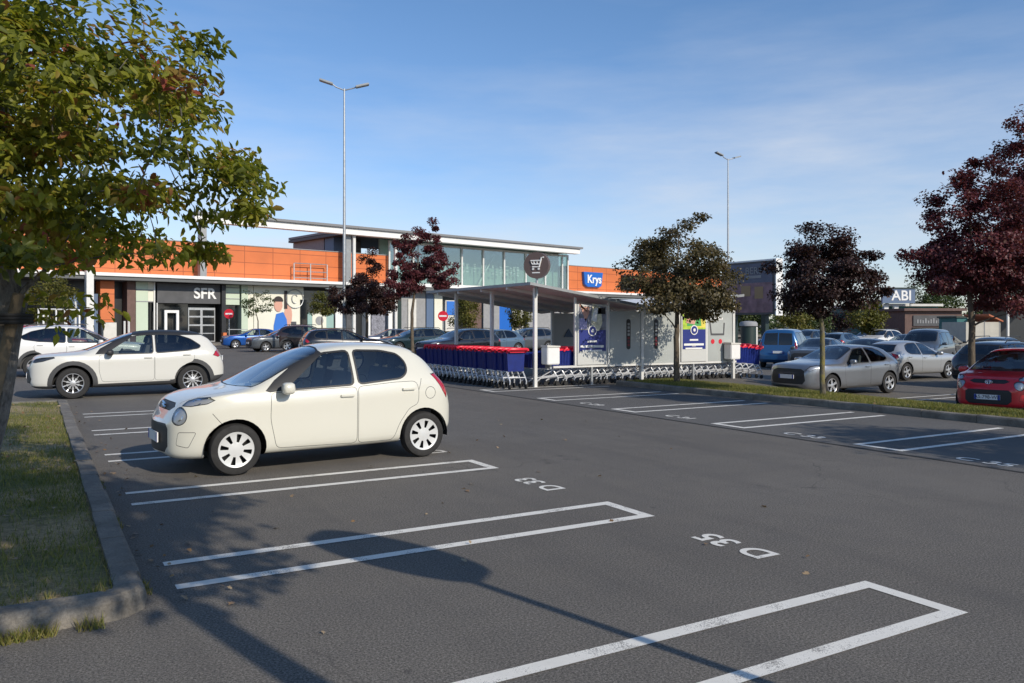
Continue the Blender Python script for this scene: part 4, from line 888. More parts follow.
# rounded corner and the rough front edge of the island
mb = MB(); corner = [(KX-.25+.25*math.cos(a), 5.62-.25+.0+.25*math.sin(a)) for a in np.linspace(0, -PI/2, 7)]; corner = [(x, y+.0) for x, y in corner]
path = [Vector((KX, 5.62))]+[Vector(c) for c in corner]+[Vector((x, 5.12+.02*math.sin(x*3))) for x in np.linspace(.2, -9, 24)]
nor = []
vs = []; wd = .17; prof = [(0, -.05), (.0, .05), (.012, .10), (.04, .135), (.09, .145), (wd, .13), (wd, -.05)]; rj = random.Random(5)
for i, p in enumerate(path):
    d = (path[min(i+1, len(path)-1)]-path[max(i-1, 0)]).normalized(); nn = Vector((d.y, -d.x)); 
    for o_, z in prof:
        q = p+nn*(o_+rj.uniform(-.008, .008)); vs.append((q.x, q.y, z+rj.uniform(-.006, .006)))
m_ = len(prof); mb.add(vs, [(i*m_+j, (i+1)*m_+j, (i+1)*m_+j+1, i*m_+j+1) for i in range(len(path)-1) for j in range(m_-1)])
tag(mb.build('kerb', 'kerb_concrete'), kind='structure')
mb = MB(); kerb_run(mb, (KX-.17, 19.2), (-9, 19.2), .17, .13, inner=-1, seed=4); mb.box(KX-.17, KX, 19.03, 19.2, -.05, .128); tag(mb.build('kerb', 'kerb_concrete'), kind='structure')
lawn('lawn', -9, KX-.165, 5.25, 19.06, .105)
SX0, SX1, SY1 = 13.9, 15.95, 18.0
mb = MB(); kerb_run(mb, (SX0, -14), (SX0, SY1), .15, .14, inner=-1, seed=6); tag(mb.build('kerb', 'kerb_concrete'), kind='structure')
mb = MB(); kerb_run(mb, (SX1, -14), (SX1, SY1), .15, .12, inner=1, seed=7); tag(mb.build('kerb', 'kerb_concrete'), kind='structure')
mb = MB(); kerb_run(mb, (SX0+.15, SY1), (SX1-.15, SY1), .15, .13, inner=-1, seed=8); tag(mb.build('kerb', 'kerb_concrete'), kind='structure')
lawn('lawn', SX0+.14, SX1-.14, -14, SY1-.14, .11, crown=.04)
mb = MB(); kerb_run(mb, (15.0, 30.5), (15.0, 50), .15, .14, inner=-1, seed=9); kerb_run(mb, (17.2, 30.5), (17.2, 50), .15, .14, inner=1, seed=10); kerb_run(mb, (15.15, 30.5), (17.05, 30.5), .15, .14, inner=1, seed=11); tag(mb.build('kerb', 'kerb_concrete'), kind='structure')
lawn('lawn', 15.14, 17.06, 30.64, 50, .11)
# grass blades
def blades(name, n, region, hmin, hmax, w, z, seed, bare=None, tint=(.4, .22)):
    rg = np.random.default_rng(seed); x0, x1, y0, y1 = region
    P = np.stack([rg.uniform(x0, x1, n), rg.uniform(y0, y1, n)], 1)
    if bare is not None: P = P[rg.uniform(size=n) < bare(P)]
    n = len(P); e = np.minimum(np.minimum(P[:, 0]-x0, x1-P[:, 0]), np.minimum(P[:, 1]-y0, y1-P[:, 1]))
    zz = zg_np(P[:, 0], P[:, 1])+z+.05*np.clip(e/1.2, 0, 1); h = rg.uniform(hmin, hmax, n); a = rg.uniform(0, 2*PI, n); ln = rg.uniform(.2, .9, n)*h
    dx, dy = np.cos(a), np.sin(a); V = np.empty((n, 3, 3)); b_ = rg.uniform(0, 2*PI, n)
    V[:, 0] = np.stack([P[:, 0]-dx*w, P[:, 1]-dy*w, zz-.01], 1); V[:, 1] = np.stack([P[:, 0]+dx*w, P[:, 1]+dy*w, zz-.01], 1); V[:, 2] = np.stack([P[:, 0]+np.cos(b_)*ln, P[:, 1]+np.sin(b_)*ln, zz+h], 1)
    me = bpy.data.meshes.new(name); me.vertices.add(n*3); me.vertices.foreach_set('co', V.ravel()); me.loops.add(n*3); me.loops.foreach_set('vertex_index', np.arange(n*3, dtype=np.int32)); me.polygons.add(n); me.polygons.foreach_set('loop_start', np.arange(n, dtype=np.int32)*3)
    patch = .5+.5*np.sin(P[:, 0]*1.7+1)*np.sin(P[:, 1]*1.3)+rg.normal(0, .15, n)
    at = me.attributes.new('tint', 'FLOAT', 'POINT'); at.data.foreach_set('value', np.repeat(np.clip(rg.normal(tint[0], tint[1], n)+.18*(patch-.5), 0, 1), 3).astype(np.float32)); me.update(calc_edges=True)
    return tag(link(name, me, None, ['grass_blade']), kind='stuff')
def bare_left(P):
    q = .5+.35*np.sin(P[:, 0]*2.1+.6)+.35*np.sin(P[:, 1]*1.25+P[:, 0]*.7+2)+.2*np.sin(P[:, 1]*4.1); q = np.clip(q, .10, 1)
    return q*np.clip((22-P[:, 1])/10, .45, 1)
blades('grass', 150000, (-5.5, KX-.18, 5.27, 19.0), .025, .065, .0035, .11, 1, bare_left)
blades('grass', 60000, (SX0+.15, SX1-.15, 4, SY1-.15), .03, .07, .006, .115, 2, None, (.5, .2))
# weeds at the foot of the kerb
for k, (x0, x1, n_) in enumerate([(-.28, .10, 420), (-.75, -.5, 120), (-1.3, -.95, 160), (.2, .34, 90)]): blades('weeds', n_, (x0, x1, 5.02, 5.115), .02, .085, .004, 0, 20+k, None, (.55, .2))
for k, (y0, y1, n_) in enumerate([(5.5, 5.8, 90), (7.4, 7.8, 60), (9.3, 9.8, 60)]): blades('weeds', n_, (KX+.01, KX+.05, y0, y1), .015, .05, .004, 0, 30+k, None, (.5, .2))
rg = np.random.default_rng(8); q = []
for _ in range(420): q.append((rg.uniform(-3.5, .4), rg.uniform(5.5, 19), .165))
for _ in range(55): q.append((.62+abs(rg.normal(0, .25)), rg.uniform(5, 19), .012))
for _ in range(48): q.append((rg.uniform(.8, 9), rg.uniform(3.5, 16), .012))
for _ in range(70): q.append((rg.uniform(14.1, 15.8), rg.uniform(5, 18), .17))
for (x_, y_) in [(1.72, 6.75), (2.35, 6.7), (3.0, 6.6), (2.62, 5.1), (1.35, 7.6), (3.3, 6.95)]: q.append((x_, y_, .014))
q = np.array(q); q[:, 2] += zg_np(q[:, 0], q[:, 1])
leaf_mesh('fallen_leaves', q, np.tile([0, 0, 3.], (len(q), 1)), .055, rg.uniform(0, 1, len(q)), 'dead_leaf', None, 10)
tag(bpy.data.objects['fallen_leaves'], kind='stuff')
# ------------------------------------------------------------------ trees of the place
G1 = 'young trees planted in the car park'
def fgpal(P, T, rg):                                          # autumn patches in the near crown; sunlight on low leaves put into the tint
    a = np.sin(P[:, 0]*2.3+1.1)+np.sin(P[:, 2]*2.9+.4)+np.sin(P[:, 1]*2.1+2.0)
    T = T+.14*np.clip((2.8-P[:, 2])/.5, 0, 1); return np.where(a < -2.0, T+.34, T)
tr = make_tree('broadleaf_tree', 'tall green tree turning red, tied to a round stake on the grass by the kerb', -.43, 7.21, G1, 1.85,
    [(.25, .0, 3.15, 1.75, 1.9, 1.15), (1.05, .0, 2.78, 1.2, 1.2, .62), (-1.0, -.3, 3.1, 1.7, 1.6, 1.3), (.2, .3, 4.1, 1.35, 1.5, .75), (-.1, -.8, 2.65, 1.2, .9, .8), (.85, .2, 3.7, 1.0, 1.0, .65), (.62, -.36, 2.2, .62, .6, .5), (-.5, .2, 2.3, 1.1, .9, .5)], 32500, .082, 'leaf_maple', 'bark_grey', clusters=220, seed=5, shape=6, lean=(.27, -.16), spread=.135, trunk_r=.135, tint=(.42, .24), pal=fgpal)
# stake leaning against that trunk, with its strap
mb = MB(); mb.tube([(-.47, 7.05, .05), (-.275, 6.955, 1.05), (-.10, 6.86, 1.90), (-.098, 6.86, 1.91)], [.040, .039, .038, .028], 14)
sk = mb.build('tree_stake', 'wood_stake', None, True); tag(sk, 'thick round wooden stake leaning against the nearest trunk', 'stake')
mb = MB()
for zz in (1.70, 1.725, 1.75): mb.tube([(-.175+.16*math.cos(a), 6.98+.19*math.sin(a), zz) for a in np.linspace(0, 2*PI, 22)], .014, 5, False)
mb.build('strap', 'rubber', sk, True)
P_ = 'leaf_purple'
def T(px, Y, *a, **k): x, y = pos(px, Y); return x, y
make_tree('purple_tree', 'bushy olive brown tree in front of the trolley shelter panels', 14.9, 16.65, G1, 1.55, [(.1, .0, 3.1, 1.5, 1.5, 1.2), (-.75, .2, 3.2, 1.05, 1.0, .7), (.85, -.2, 2.6, 1.15, 1.0, 1.0), (.1, 0, 4.1, .95, .9, .8), (-.2, 0, 2.3, 1.0, .9, .55)], 26000, .075, 'leaf_olive', 'bark_brown', 150, 11, spread=.165, trunk_r=.085, tint=(.45, .22))
make_tree('purple_tree', 'small almost black tree with a yellow lichened trunk beside the silver hatchback', 14.9, 11.95, G1, 1.7, [(0, 0, 2.85, 1.15, 1.1, .9), (.6, -.35, 2.6, .85, .8, .55), (-.2, 0, 3.3, .75, .7, .6), (-.4, .2, 2.4, .7, .7, .45)], 30000, .06, 'leaf_dark', 'bark_lichen', 130, 12, spread=.17, trunk_r=.06, tint=(.4, .2))
make_tree('purple_tree', 'dark red tree cut by the picture edge above the red hatchback', 14.9, 6.1, G1, 2.6, [(-.1, .1, 4.35, .85, .85, 1.0)], 9000, .075, P_, 'bark_brown', 80, 13, spread=.17, trunk_r=.08, tint=(.5, .2))
make_tree('purple_tree', 'tall dark red tree standing behind the red hatchback', 22.9, 13.3, G1, 2.0, [(0, 0, 4.5, 1.6, 1.6, 1.7), (-.2, .1, 3.7, 1.5, 1.5, .95), (1.0, -.5, 3.2, 1.4, 1.4, 1.1), (.1, 0, 5.9, 1.15, 1.15, .95), (-1.0, .6, 4.0, .8, .8, .6)], 42000, .085, P_, 'bark_brown', 190, 14, spread=.15, trunk_r=.10, tint=(.45, .2))
x, y = pos(1035, 25); make_tree('purple_tree', 'tallest dark red tree, its crown rising above its neighbour', x, y, G1, 2.6, [(0, 0, 5.6, 1.4, 1.4, 1.9), (.0, 0, 7.6, 1.15, 1.15, 1.3), (.2, .0, 4, 1.4, 1.4, 1)], 30000, .09, P_, 'bark_brown', 150, 24, spread=.15, trunk_r=.12, tint=(.5, .2))
make_tree('purple_tree', 'upright dark red tree in front of the glazed upper floor', 16.0, 37.0, G1, 2.3, [(.2, -.2, 5.0, 1.35, 1.35, 1.4), (1.3, -.5, 4.1, 1.15, 1.15, 1.1), (-.5, .0, 3.8, 1.0, 1.0, .8), (.75, -.25, 6.2, .8, .8, .7), (-.25, 0, 5.7, .6, .6, .7), (1.3, -.3, 5.3, .75, .75, .7)], 24000, .10, P_, 'bark_brown', 130, 15, spread=.15, trunk_r=.09, tint=(.5, .2))
x, y = pos(367, 45); make_tree('purple_tree', 'low dark tree with a pointed top in front of the orange wall', x, y, G1, 2.0, [(0, 0, 3.4, 1.5, 1.5, 1.3), (-1.0, .4, 3.1, 1.1, 1.1, 1.0), (.0, 0, 4.9, .75, .75, 1.2), (1.0, 0, 3.0, 1.0, 1.0, .9)], 24000, .10, 'leaf_dark', 'bark_brown', 90, 16, spread=.15, trunk_r=.09, tint=(.55, .25))
x, y = pos(258, 60); make_tree('thin_tree', 'thin airy young tree in front of the cream wall', x, y, G1, 2.0, [(0, 0, 3.4, 1.5, 1.4, 1.1), (-.8, 0, 3.0, .9, .9, .7)], 1300, .12, 'leaf_green', 'bark_brown', 40, 17, spread=.16, trunk_r=.05)
x, y = pos(322, 62); make_tree('broadleaf_tree', 'small yellowish tree by the teal shop window', x, y, G1, 1.6, [(0, 0, 3.3, 1.1, 1.1, 1.0)], 3500, .12, 'leaf_yellow', 'bark_brown', 40, 18, spread=.2, trunk_r=.06, tint=(.3, .2))
x, y = pos(52, 50); make_tree('broadleaf_tree', 'yellow green tree behind the white sport utility car', x, y, G1, 1.7, [(0, 0, 3.3, 1.7, 1.6, 1.5)], 5500, .13, 'leaf_yellow', 'bark_brown', 60, 19, spread=.18, trunk_r=.08, tint=(.4, .25))
for k, (px, Y, lab) in enumerate([(466, 60, 'yellowish tree seen through the open side of the trolley shelter'), (520, 62, 'narrow yellow tree seen beside the shelter back panel')]):
    x, y = pos(px, Y); make_tree('broadleaf_tree', lab, x, y, G1, 1.2, [(0, 0, 2.6, .9+.3*(k == 0), .9, 1.3)], 3000, .13, 'leaf_yellow', 'bark_brown', 40, 30+k, spread=.2, trunk_r=.06, tint=(.3, .2))
# trees behind the viewpoint that shade the near bays
make_tree('purple_tree', 'tree behind the viewpoint whose trunk shadow crosses the near bay', 2.25, -1.0, G1, 3.4, [(0, 0, 5.2, 1.45, 1.45, 1.4), (-.4, .2, 4.6, 1.3, 1.3, .8)], 12000, .12, 'leaf_olive', 'bark_brown', 100, 40, spread=.17, trunk_r=.10)
make_tree('purple_tree', 'tree behind the viewpoint nearest to the planted island', .5, -4.1, G1, 2.8, [(0, 0, 4.4, 1.6, 1.5, 1.2), (-1.2, .2, 4.0, 1.3, 1.2, .9)], 3800, .12, 'leaf_olive', 'bark_brown', 60, 41, spread=.13, trunk_r=.09)
make_tree('purple_tree', 'tree outside the picture that shades the bays across the aisle', 13.2, -1.2, G1, 2.2, [(0, 0, 4.0, 1.7, 1.7, 1.4)], 9000, .12, P_, 'bark_brown', 80, 42, spread=.18, trunk_r=.09)
make_tree('purple_tree', 'tree outside the picture that shades the red hatchback', 20.5, 3.6, G1, 2.2, [(0, 0, 4.0, 1.9, 1.9, 1.6)], 9000, .13, P_, 'bark_brown', 80, 43, spread=.18, trunk_r=.10)
# belt of trees and shrubs beyond the lot
GB = 'trees beyond the far end of the lot'
belt = [(748, 84, 5.5, 3.2, 'green', 'low green tree under the dark billboard'), (790, 82, 5.2, 3.4, 'yellow', 'yellow green tree beside the billboard'), (812, 86, 4.0, 3.0, 'green', 'low green tree between the billboard and the black tree'), (838, 92, 4.6, 3.0, 'dark', 'dark bush behind the black tree'), (868, 66, 4.6, 2.1, 'yellow', 'olive yellow tree below the slate sign'), (926, 118, 10.5, 4.2, 'green', 'dark green tree beside the slate sign'), (944, 128, 10.0, 4.5, 'green', 'rounded green tree above the brown shop'), (985, 130, 10.5, 5, 'green', 'broad green tree behind the pavilion'), (1030, 120, 9.0, 5, 'green', 'green tree beyond the pavilion at the edge'), (720, 120, 6, 4, 'green', 'far green tree behind the shelter')]
for k, (px, Y, h, r, kd, lab) in enumerate(belt):
    x, y = pos(px, Y); make_tree('broadleaf_tree', lab, x, y, GB, h*.25, [(0, 0, h*.62, r*.62, r*.62, h*.34), (r*.3, 0, h*.45, r*.5, r*.5, h*.25)], 3200, .22*max(1, Y/90), 'leaf_'+kd, 'bark_brown', 40, 50+k, spread=.26, trunk_r=.12, tint=(.4, .22))
rg = np.random.default_rng(60); pts = []
for k in range(5200):
    px = rg.uniform(700, 1120); Y = 150+rg.uniform(-6, 6); X = (px-512)/FPX*Y; x, y = cam2w(X, Y); hmax = 4.2+1.6*math.sin(px*.045)+1.1*math.sin(px*.13+1); pts.append((x, y, rg.uniform(0, 1)**.7*hmax-.3))
pts = np.array(pts); o = leaf_mesh('hedge', pts, np.tile([-.5, -.8, .3], (len(pts), 1)), .8, rg.normal(.4, .2, len(pts)), 'leaf_green', None, 4); tag(o, kind='stuff')
# ------------------------------------------------------------------ shopping centre: own frame, s along the facade, d into it, z up
BX, BY, BA = -26.3, 72.0, math.radians(42.2)
bo = cam2w(BX, BY); BROT = BA-TH
def S(px):
    k = (px-512)/FPX; return (k*BY-BX)/(math.cos(BA)-k*math.sin(BA))
def ZF(px, y): return CAMH+(HZ-y)/FPX*(BY+math.sin(BA)*S(px))
mall = empty('shopping_centre', (bo[0], bo[1], 0), BROT); tag(mall, 'long orange clad shopping centre with a glazed upper floor and white roof edge', 'building')
def bbox(name, mat, s0, s1, d0, d1, z0, z1, parent=mall, bevel=0):
    return MB().box(s0, s1, d0, d1, z0, z1).build(name, mat, parent, False, bevel)
sL, sG, sE = S(-260), S(388), S(568); LED = 5.72
# orange volumes
bbox('orange_wall', 'orange_cladding', sL, sG, 0, 14, LED+.14, 8.85)
bbox('orange_wall', 'orange_cladding', sE+.1, S(760), 0, 14, 5.95, 9.15)
bbox('parapet', 'grey_wall', sL, sG, -.06, .3, 8.852, 8.93); bbox('parapet', 'grey_wall', sE+.1, S(760), -.06, .3, 9.152, 9.24)
# ledge over the shop fronts
bbox('ledge', 'white_plain', sL, sG-.2, -1.5, -.003, LED-.12, LED+.137); bbox('ledge', 'white_plain', sG-.2, S(760), -1.5, -.003, LED-.05, LED+.2)
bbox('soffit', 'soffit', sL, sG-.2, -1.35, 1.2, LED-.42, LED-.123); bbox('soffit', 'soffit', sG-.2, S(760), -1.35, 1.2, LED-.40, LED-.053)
# big white roof edge carried on columns
bbox('roof_beam', 'white_plain', S(185), sE-.15, -2.2, -1.3, 10.45, 11.05)
bbox('roof_edge', 'roof_grey', S(185), S(345), -2.45, -.9, 11.054, 11.28); bbox('roof_edge', 'roof_grey', S(345)+.01, sE+.15, -2.45, 12, 11.054, 11.28)
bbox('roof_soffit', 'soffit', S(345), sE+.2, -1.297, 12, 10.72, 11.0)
bbox('column', 'steel_white', S(83)-.26, S(83)+.26, -2.0, -1.45, 0, 10.45)
for px in (197, 341): bbox('column', 'grey_steel', S(px)-.28, S(px)+.28, -1.45, -.9, LED+.14, 10.45)
for px in (345.5, 387): bbox('column', 'steel_white', S(px)-.14, S(px)+.14, -1.7, -1.42, 0, 10.45)
bbox('stair_wall', 'sign_slate', S(350), S(372), 3.2, 5, 8.9, 10.7); bbox('stair_wall', 'grey_wall', S(350), S(388), 5.2, 12, 8.9, 10.7)
# glazed upper floor
fl = bbox('upper_floor', 'inner_green', sG, sE, .2, 12, LED+.2, LED+.5)
bbox('inner_wall', 'inner_green', sG, sE, 1.6, 1.8, LED+.5, 10.7)
bbox('end_wall', 'shop_glass', sE-.06, sE, .1, 1.5, LED+.5, 10.7)
gz = bbox('curtain_wall', 'shop_glass', sG, sE, .02, .06, LED+.25, 10.44)
for px in (389, 413, 437, 461.6, 483, 504, 525.5, 545, 562, 567.5): bbox('mullion', 'steel_white', S(px)-.09, S(px)+.09, -.12, .018, LED+.22, 10.45, gz)
bbox('transom', 'steel_white', sG, sE, -.10, .016, 10.2, 10.42, gz); bbox('transom', 'steel_white', sG, sE, -.10, .016, LED+.22, LED+.40, gz)
for a, b_ in ((392, 410), (484, 500), (547, 560)):
    m_ = MB(); m_.tube([(S(a), 1.0, LED+.6), (S(b_), 1.0, 9.9)], .09, 6); m_.build('brace', 'steel_white', mall)
m_ = MB(); rr = random.Random(2); s = S(455); 
while s < S(522):                                             # dotted light lettering behind the glass, unreadable from here
    for q in range(7):
        zz = 7.7+rr.uniform(-.2, .9); m_.box(s, s+rr.uniform(.15, .4), .8, .84, zz, zz+.12)
    s += rr.choice((.55, .6, 1.1))
m_.build('light_lettering', 'white_plain', mall)
# ground floor, dark inside with shop fronts before it
bbox('ground_floor', 'shop_dark', sL, S(760), 1.25, 14, 0, LED-.45)
bbox('paving', 'kerb_concrete', sL, S(760), -5, 1.2, -.05, .16)
bbox('wall', 'cream', S(254), S(303.5), .0, 1.2, .17, LED-.43)
bbox('wall', 'pale_green', S(241.5), S(248), .0, 1.2, .17, LED-.43); bbox('wall', 'cream', S(248.2), S(253.8), .1, 1.2, .17, LED-.43)
bbox('post', 'sign_black', S(220.5), S(224.5), -.3, 1.2, .17, LED-.43)
bbox('panel', 'pale_green', S(226), S(240), .1, 1.2, 3.5, LED-.45)
for z in (4.0, 4.5, 5.0): bbox('panel_joint', 'grey_wall', S(226), S(240), .06, .099, z, z+.07)
bbox('window', 'dark_glass', S(226), S(240), .7, .75, .5, 3.45); bbox('rail', 'galv', S(226), S(246), -.4, -.34, 1.25, 1.31)
bbox('wall', 'pale_green', S(136), S(148), .0, 1.2, .17, LED-.43); bbox('panel_joint', 'grey_wall', S(136), S(153), -.02, -.003, 4.55, 4.65); bbox('panel_joint', 'grey_wall', S(136), S(153), -.02, -.003, 3.6, 3.68)
bbox('wall', 'cream', S(148.3), S(155), .05, 1.2, 3.65, LED-.43); bbox('post', 'steel_white', S(153.5), S(155), -.05, .04, .17, LED-.43); bbox('post', 'steel_white', S(156.5), S(157.5), -.05, .04, .17, 3.55)
bbox('shop_sign_wall', 'sign_dark', S(157), S(220), -.05, 1.2, 3.55, LED-.5)
bbox('window', 'dark_glass', S(158), S(190), .5, .55, .3, 3.5)
f_ = MB(); a, b_ = S(165), S(179.5); f_.box(a, a+.22, .1, .3, .17, 2.95).box(b_-.22, b_, .1, .3, .17, 2.95).box(a+.221, b_-.221, .1, .3, 2.72, 2.95); f_.build('door_frame', 'white_plain', mall)
d_ = bbox('door', 'galv', S(190), S(217), .42, .5, .2, 3.2)
for a, b_ in ((191, 202), (204.5, 216)):
    for z0, z1 in ((.3, .9), (1.0, 1.6), (1.75, 2.35), (2.5, 3.0)): bbox('pane', 'dark_glass', S(a), S(b_), .38, .417, z0, z1, d_)
bbox('planter_post', 'orange_cladding', S(219.7), S(223), -.8, -.4, .17, 1.0)
# left part, mostly behind the tree
bbox('wall', 'orange_cladding', S(100), S(114), -.1, 1.2, 1.9, LED-.44); bbox('wall', 'off_white', S(103), S(116), -.15, 1.2, .17, 1.88); bbox('wall', 'brown_wall', S(127), S(135.5), -.05, 1.2, .17, LED-.44)
bbox('window', 'sign_slate', S(70), S(99), .3, .4, .3, 4.2); bbox('window', 'dark_glass', S(0), S(69), .3, .4, .3, 4.4)
# right of the cream wall
bbox('window', 'dark_glass', S(300), S(311.5), -.06, -.02, 1.5, 4.1); bbox('window', 'dark_glass', S(304), S(335), .5, .6, .2, 5.0)
bbox('window', 'teal_glass', S(307), S(333), -.12, -.07, .6, 2.9); bbox('picture', 'cream', S(311.5), S(325.5), -.16, -.123, 1.4, 2.9); o = MB().prism(circ(S(318.6), 2.1, .42, 18), -.2, -.163).build('picture', 'grey_wall', mall)
for a, b_, mt in ((336, 343, 'white_plain'), (347, 352, 'sign_dark'), (353.5, 355.5, 'white_plain'), (368, 371, 'white_plain'), (372, 386, 'print_grey'), (389, 393, 'white_plain'), (395, 402, 'dark_green'), (402, 426, 'grey_wall'), (408, 416, 'off_white'), (427, 434, 'sign_slate'), (435, 443, 'cream'), (446, 456, 'off_white'), (470, 482, 'brown_wall'), (484, 500, 'grey_wall'), (500, 512, 'sign_blue'), (513, 524, 'off_white'), (528, 560, 'grey_wall'), (562, 590, 'off_white')):
    top = {'off_white': 4.4, 'print_grey': 3.0}.get(mt, LED-.45); zb = 1.0 if a in (408, 446) else .17; dd = -.06 if a == 408 else .1
    bbox('wall' if mt in ('white_plain', 'cream', 'brown_wall', 'grey_wall', 'off_white', 'dark_green') else 'window', mt, S(a), S(b_), dd, 1.2, zb, top)
bbox('picture', 'print_blue', S(447), S(455), -.0, .09, 2.8, 4.3)
m_ = MB(); a, c_, b_ = S(291), S(307.5), S(324)
for z in (6.15, 6.75, 7.5): m_.tube([(a, -.6, z), (b_, -.6, z)], .045, 6)
for s_ in (a, c_, b_): m_.tube([(s_, -.6, LED+.13), (s_, -.6, 7.5)], .06, 6)
m_.build('railing', 'galv', mall)
# signs fixed to the centre
def sgn(name, label, cat, s, d, z): o = empty(name, (0, 0, 0)); M = Matrix.Translation((bo[0], bo[1], 0)) @ Matrix.Rotation(BROT, 4, 'Z') @ Matrix.Translation((s, d, z)); o.matrix_world = M; return tag(o, label, cat)
o = sgn('shop_sign', 'white letters SFR on the dark shop front', 'sign', S(204.5), -.055, ZF(204.5, 294)); lettering('SFR', 1.28, 'white_plain', o, (0, -.02, 0), extrude=.03, bold=.03)
o = sgn('shop_sign', 'blue box sign reading Krys on the orange wall', 'sign', S(591.5), -.22, 7.55)
m_ = MB(); m_.prism([(-1.72, -.62), (-1.15, -.98), (1.1, -.98), (1.5, -.8), (1.78, .92), (-1.9, .92)], -.2, .2); m_.build('box', 'sign_blue', o, bevel=.03); lettering('Krys', 1.45, 'white_plain', o, (.05, -.24, -.02), extrude=.03, bold=.035)
o = sgn('shop_sign', 'black box sign with a red mark beside the blue one on the orange wall', 'sign', S(629), -.2, 7.4)
MB().box(-1.75, 1.75, -.18, .18, -1.0, .95).build('box', 'sign_black', o); m_ = MB()
m_.tube([(-.35, -.2, -.75), (0, -.2, .4), (.25, -.2, .62), (.45, -.2, .5)], .09, 6).tube([(-.3, -.2, .05), (.35, -.2, .12)], .08, 6).tube([(.3, -.2, .35), (.95, -.2, .45), (.55, -.2, -.6)], .09, 6); m_.build('mark', 'sign_red', o)
o = sgn('advert', 'picture of a person in a blue top on the cream wall', 'advert', S(281), -.03, 0)
k = lambda p: S(p)-S(281)
m_ = MB()
m_.mat(0).prism([(k(273.5), .3), (k(288), .3), (k(286.5), 2.2), (k(283), 2.9), (k(276), 2.7), (k(273.5), 1.6)], -.03, 0)
m_.mat(1).prism([(k(278)+.42*math.cos(a), 3.55+.62*math.sin(a)) for a in np.linspace(0, 2*PI, 18)[:-1]], -.06, -.033)
m_.mat(2).prism([(k(278)+.47*math.cos(a), 3.95+.42*math.sin(a)) for a in np.linspace(-.2, PI+.2, 14)], -.08, -.063)
m_.mat(3).box(k(278.5), k(285), -.06, -.033, .3, 1.3)
m_.mat(2).box(k(284), k(287), -.05, -.02, 3.2, 4.9); m_.mat(4).prism([(k(288)+.4*math.cos(a), 2.6+1.0*math.sin(a)) for a in np.linspace(0, 2*PI, 14)[:-1]], -.025, -.003)
m_.mat(5).box(k(291), k(296), -.05, -.01, .3, 2.0); m_.build('picture', ['print_blue', 'skin_print', 'print_hair', 'print_lilac', 'skin_print', 'sign_dark'], o)
m_ = MB(); r_ = .88; cx = k(294.5); ring = [(cx+r_*math.cos(a), -.02, 4.15+r_*math.sin(a)) for a in np.linspace(0, 2*PI, 25)]
m_.tube(ring, .05, 5, False); m_.tube([(cx+.3*math.cos(a), -.02, 4.15+.42*math.sin(a)) for a in np.linspace(.6, 5.2, 12)], .05, 5); m_.build('emblem', 'galv', o)
# ------------------------------------------------------------------ far buildings on the right
def block(name, label, px0, px1, Y, rot, z1, depth, mats, cat='building', y1=None):
    x0, y0 = pos(px0, Y); o = empty(name, (x0, y0, -.33), rot); tag(o, label, cat); L = (px1-px0)/FPX*Y/max(.2, math.cos(rot+TH)); MB().box(0, L, 0, depth, 0, z1).build('wall', mats[0], o); return o, L
o, L = block('shop_building', 'dim far shop carrying the slate blue sign', 872, 940, 104, -TH+.05, 4.4, 12, ['teal_wall'])
MB().box(-.2, L+.2, -.8, 12, 4.402, 4.7).build('roof', 'off_white', o); MB().box(.8, L-2, -.06, -.003, .4, 2.6).build('window', 'dark_glass', o)
for s_ in (1.0, 2.3): MB().box(s_, s_+.55, -1.2, -.7, 0, 4.4).build('post', 'white_plain', o)
MB().box(3.2, 6, -.5, -.1, 0, 1.4).build('awning', 'off_white', o)
x, y = pos(898, 102.4); o = empty('shop_sign', (x, y, -.33), -TH+.05); tag(o, 'slate blue rooftop sign with white letters ABI', 'sign'); MB().box(-2.1, 2.1, -.2, .2, 4.75, 6.55).build('panel', 'sign_slate', o); MB().box(-2.3, 2.3, -.3, .3, 6.56, 6.72).build('cap', 'dark_green', o)
lettering('ABI', 1.75, 'white_plain', o, (.35, -.23, 5.65), extrude=.02, bold=.03)
for s_ in (-2, 1.6): MB().box(s_-.08, s_+.08, -.08, .08, 4.4, 4.748).build('strut', 'grey_steel', o)
o, L = block('shop_building', 'low brown shop with a dark sign band', 905, 962, 92, -TH, 3.6, 10, ['brown_wall'])
MB().box(-.3, L+.3, -.5, 10, 3.602, 3.9).build('roof', 'brown_wall', o); MB().box(.9, L-.8, -.12, -.004, 1.9, 3.1).build('sign_band', 'sign_dark', o)
m_ = MB(); rr = random.Random(9); s_ = 1.3
while s_ < L-1.4: m_.box(s_, s_+.16, -.15, -.123, 2.2, 2.2+rr.uniform(.3, .6)); s_ += .3
m_.build('lettering', 'grey_wall', o); MB().box(.8, L-.8, -.08, -.004, .2, 1.75).build('window', 'dark_glass', o)
o, L = block('pavilion', 'small beige pavilion with a sloping terracotta roof', 966, 1003, 52, -TH+.12, 2.2, 2.4, ['beige_wall'])
MB().box(1.25, 1.3, -.02, -.003, 0, 2.3).box(2.3, 2.34, -.02, -.003, 0, 2.3).build('joint', 'grey_wall', o)
MB().prism([(1.5, 2.62), (L+.12, 2.205), (L+.12, 2.29), (1.5, 2.72)], -.12, 2.3).build('roof', 'terracotta', o)
o, L = block('teal_kiosk', 'narrow teal hut beside the beige pavilion', 957, 968, 56, -TH+.1, 2.5, 2, ['teal_wall'], 'hut'); MB().box(-.1, L+.1, -.1, 2.1, 2.502, 2.62).build('roof', 'dark_green', o)
o, L = block('bus_shelter', 'grey open shelter with white posts beyond the red hatchback', 1006, 1060, 54, -TH+.1, .12, 3, ['grey_wall'], 'shelter')
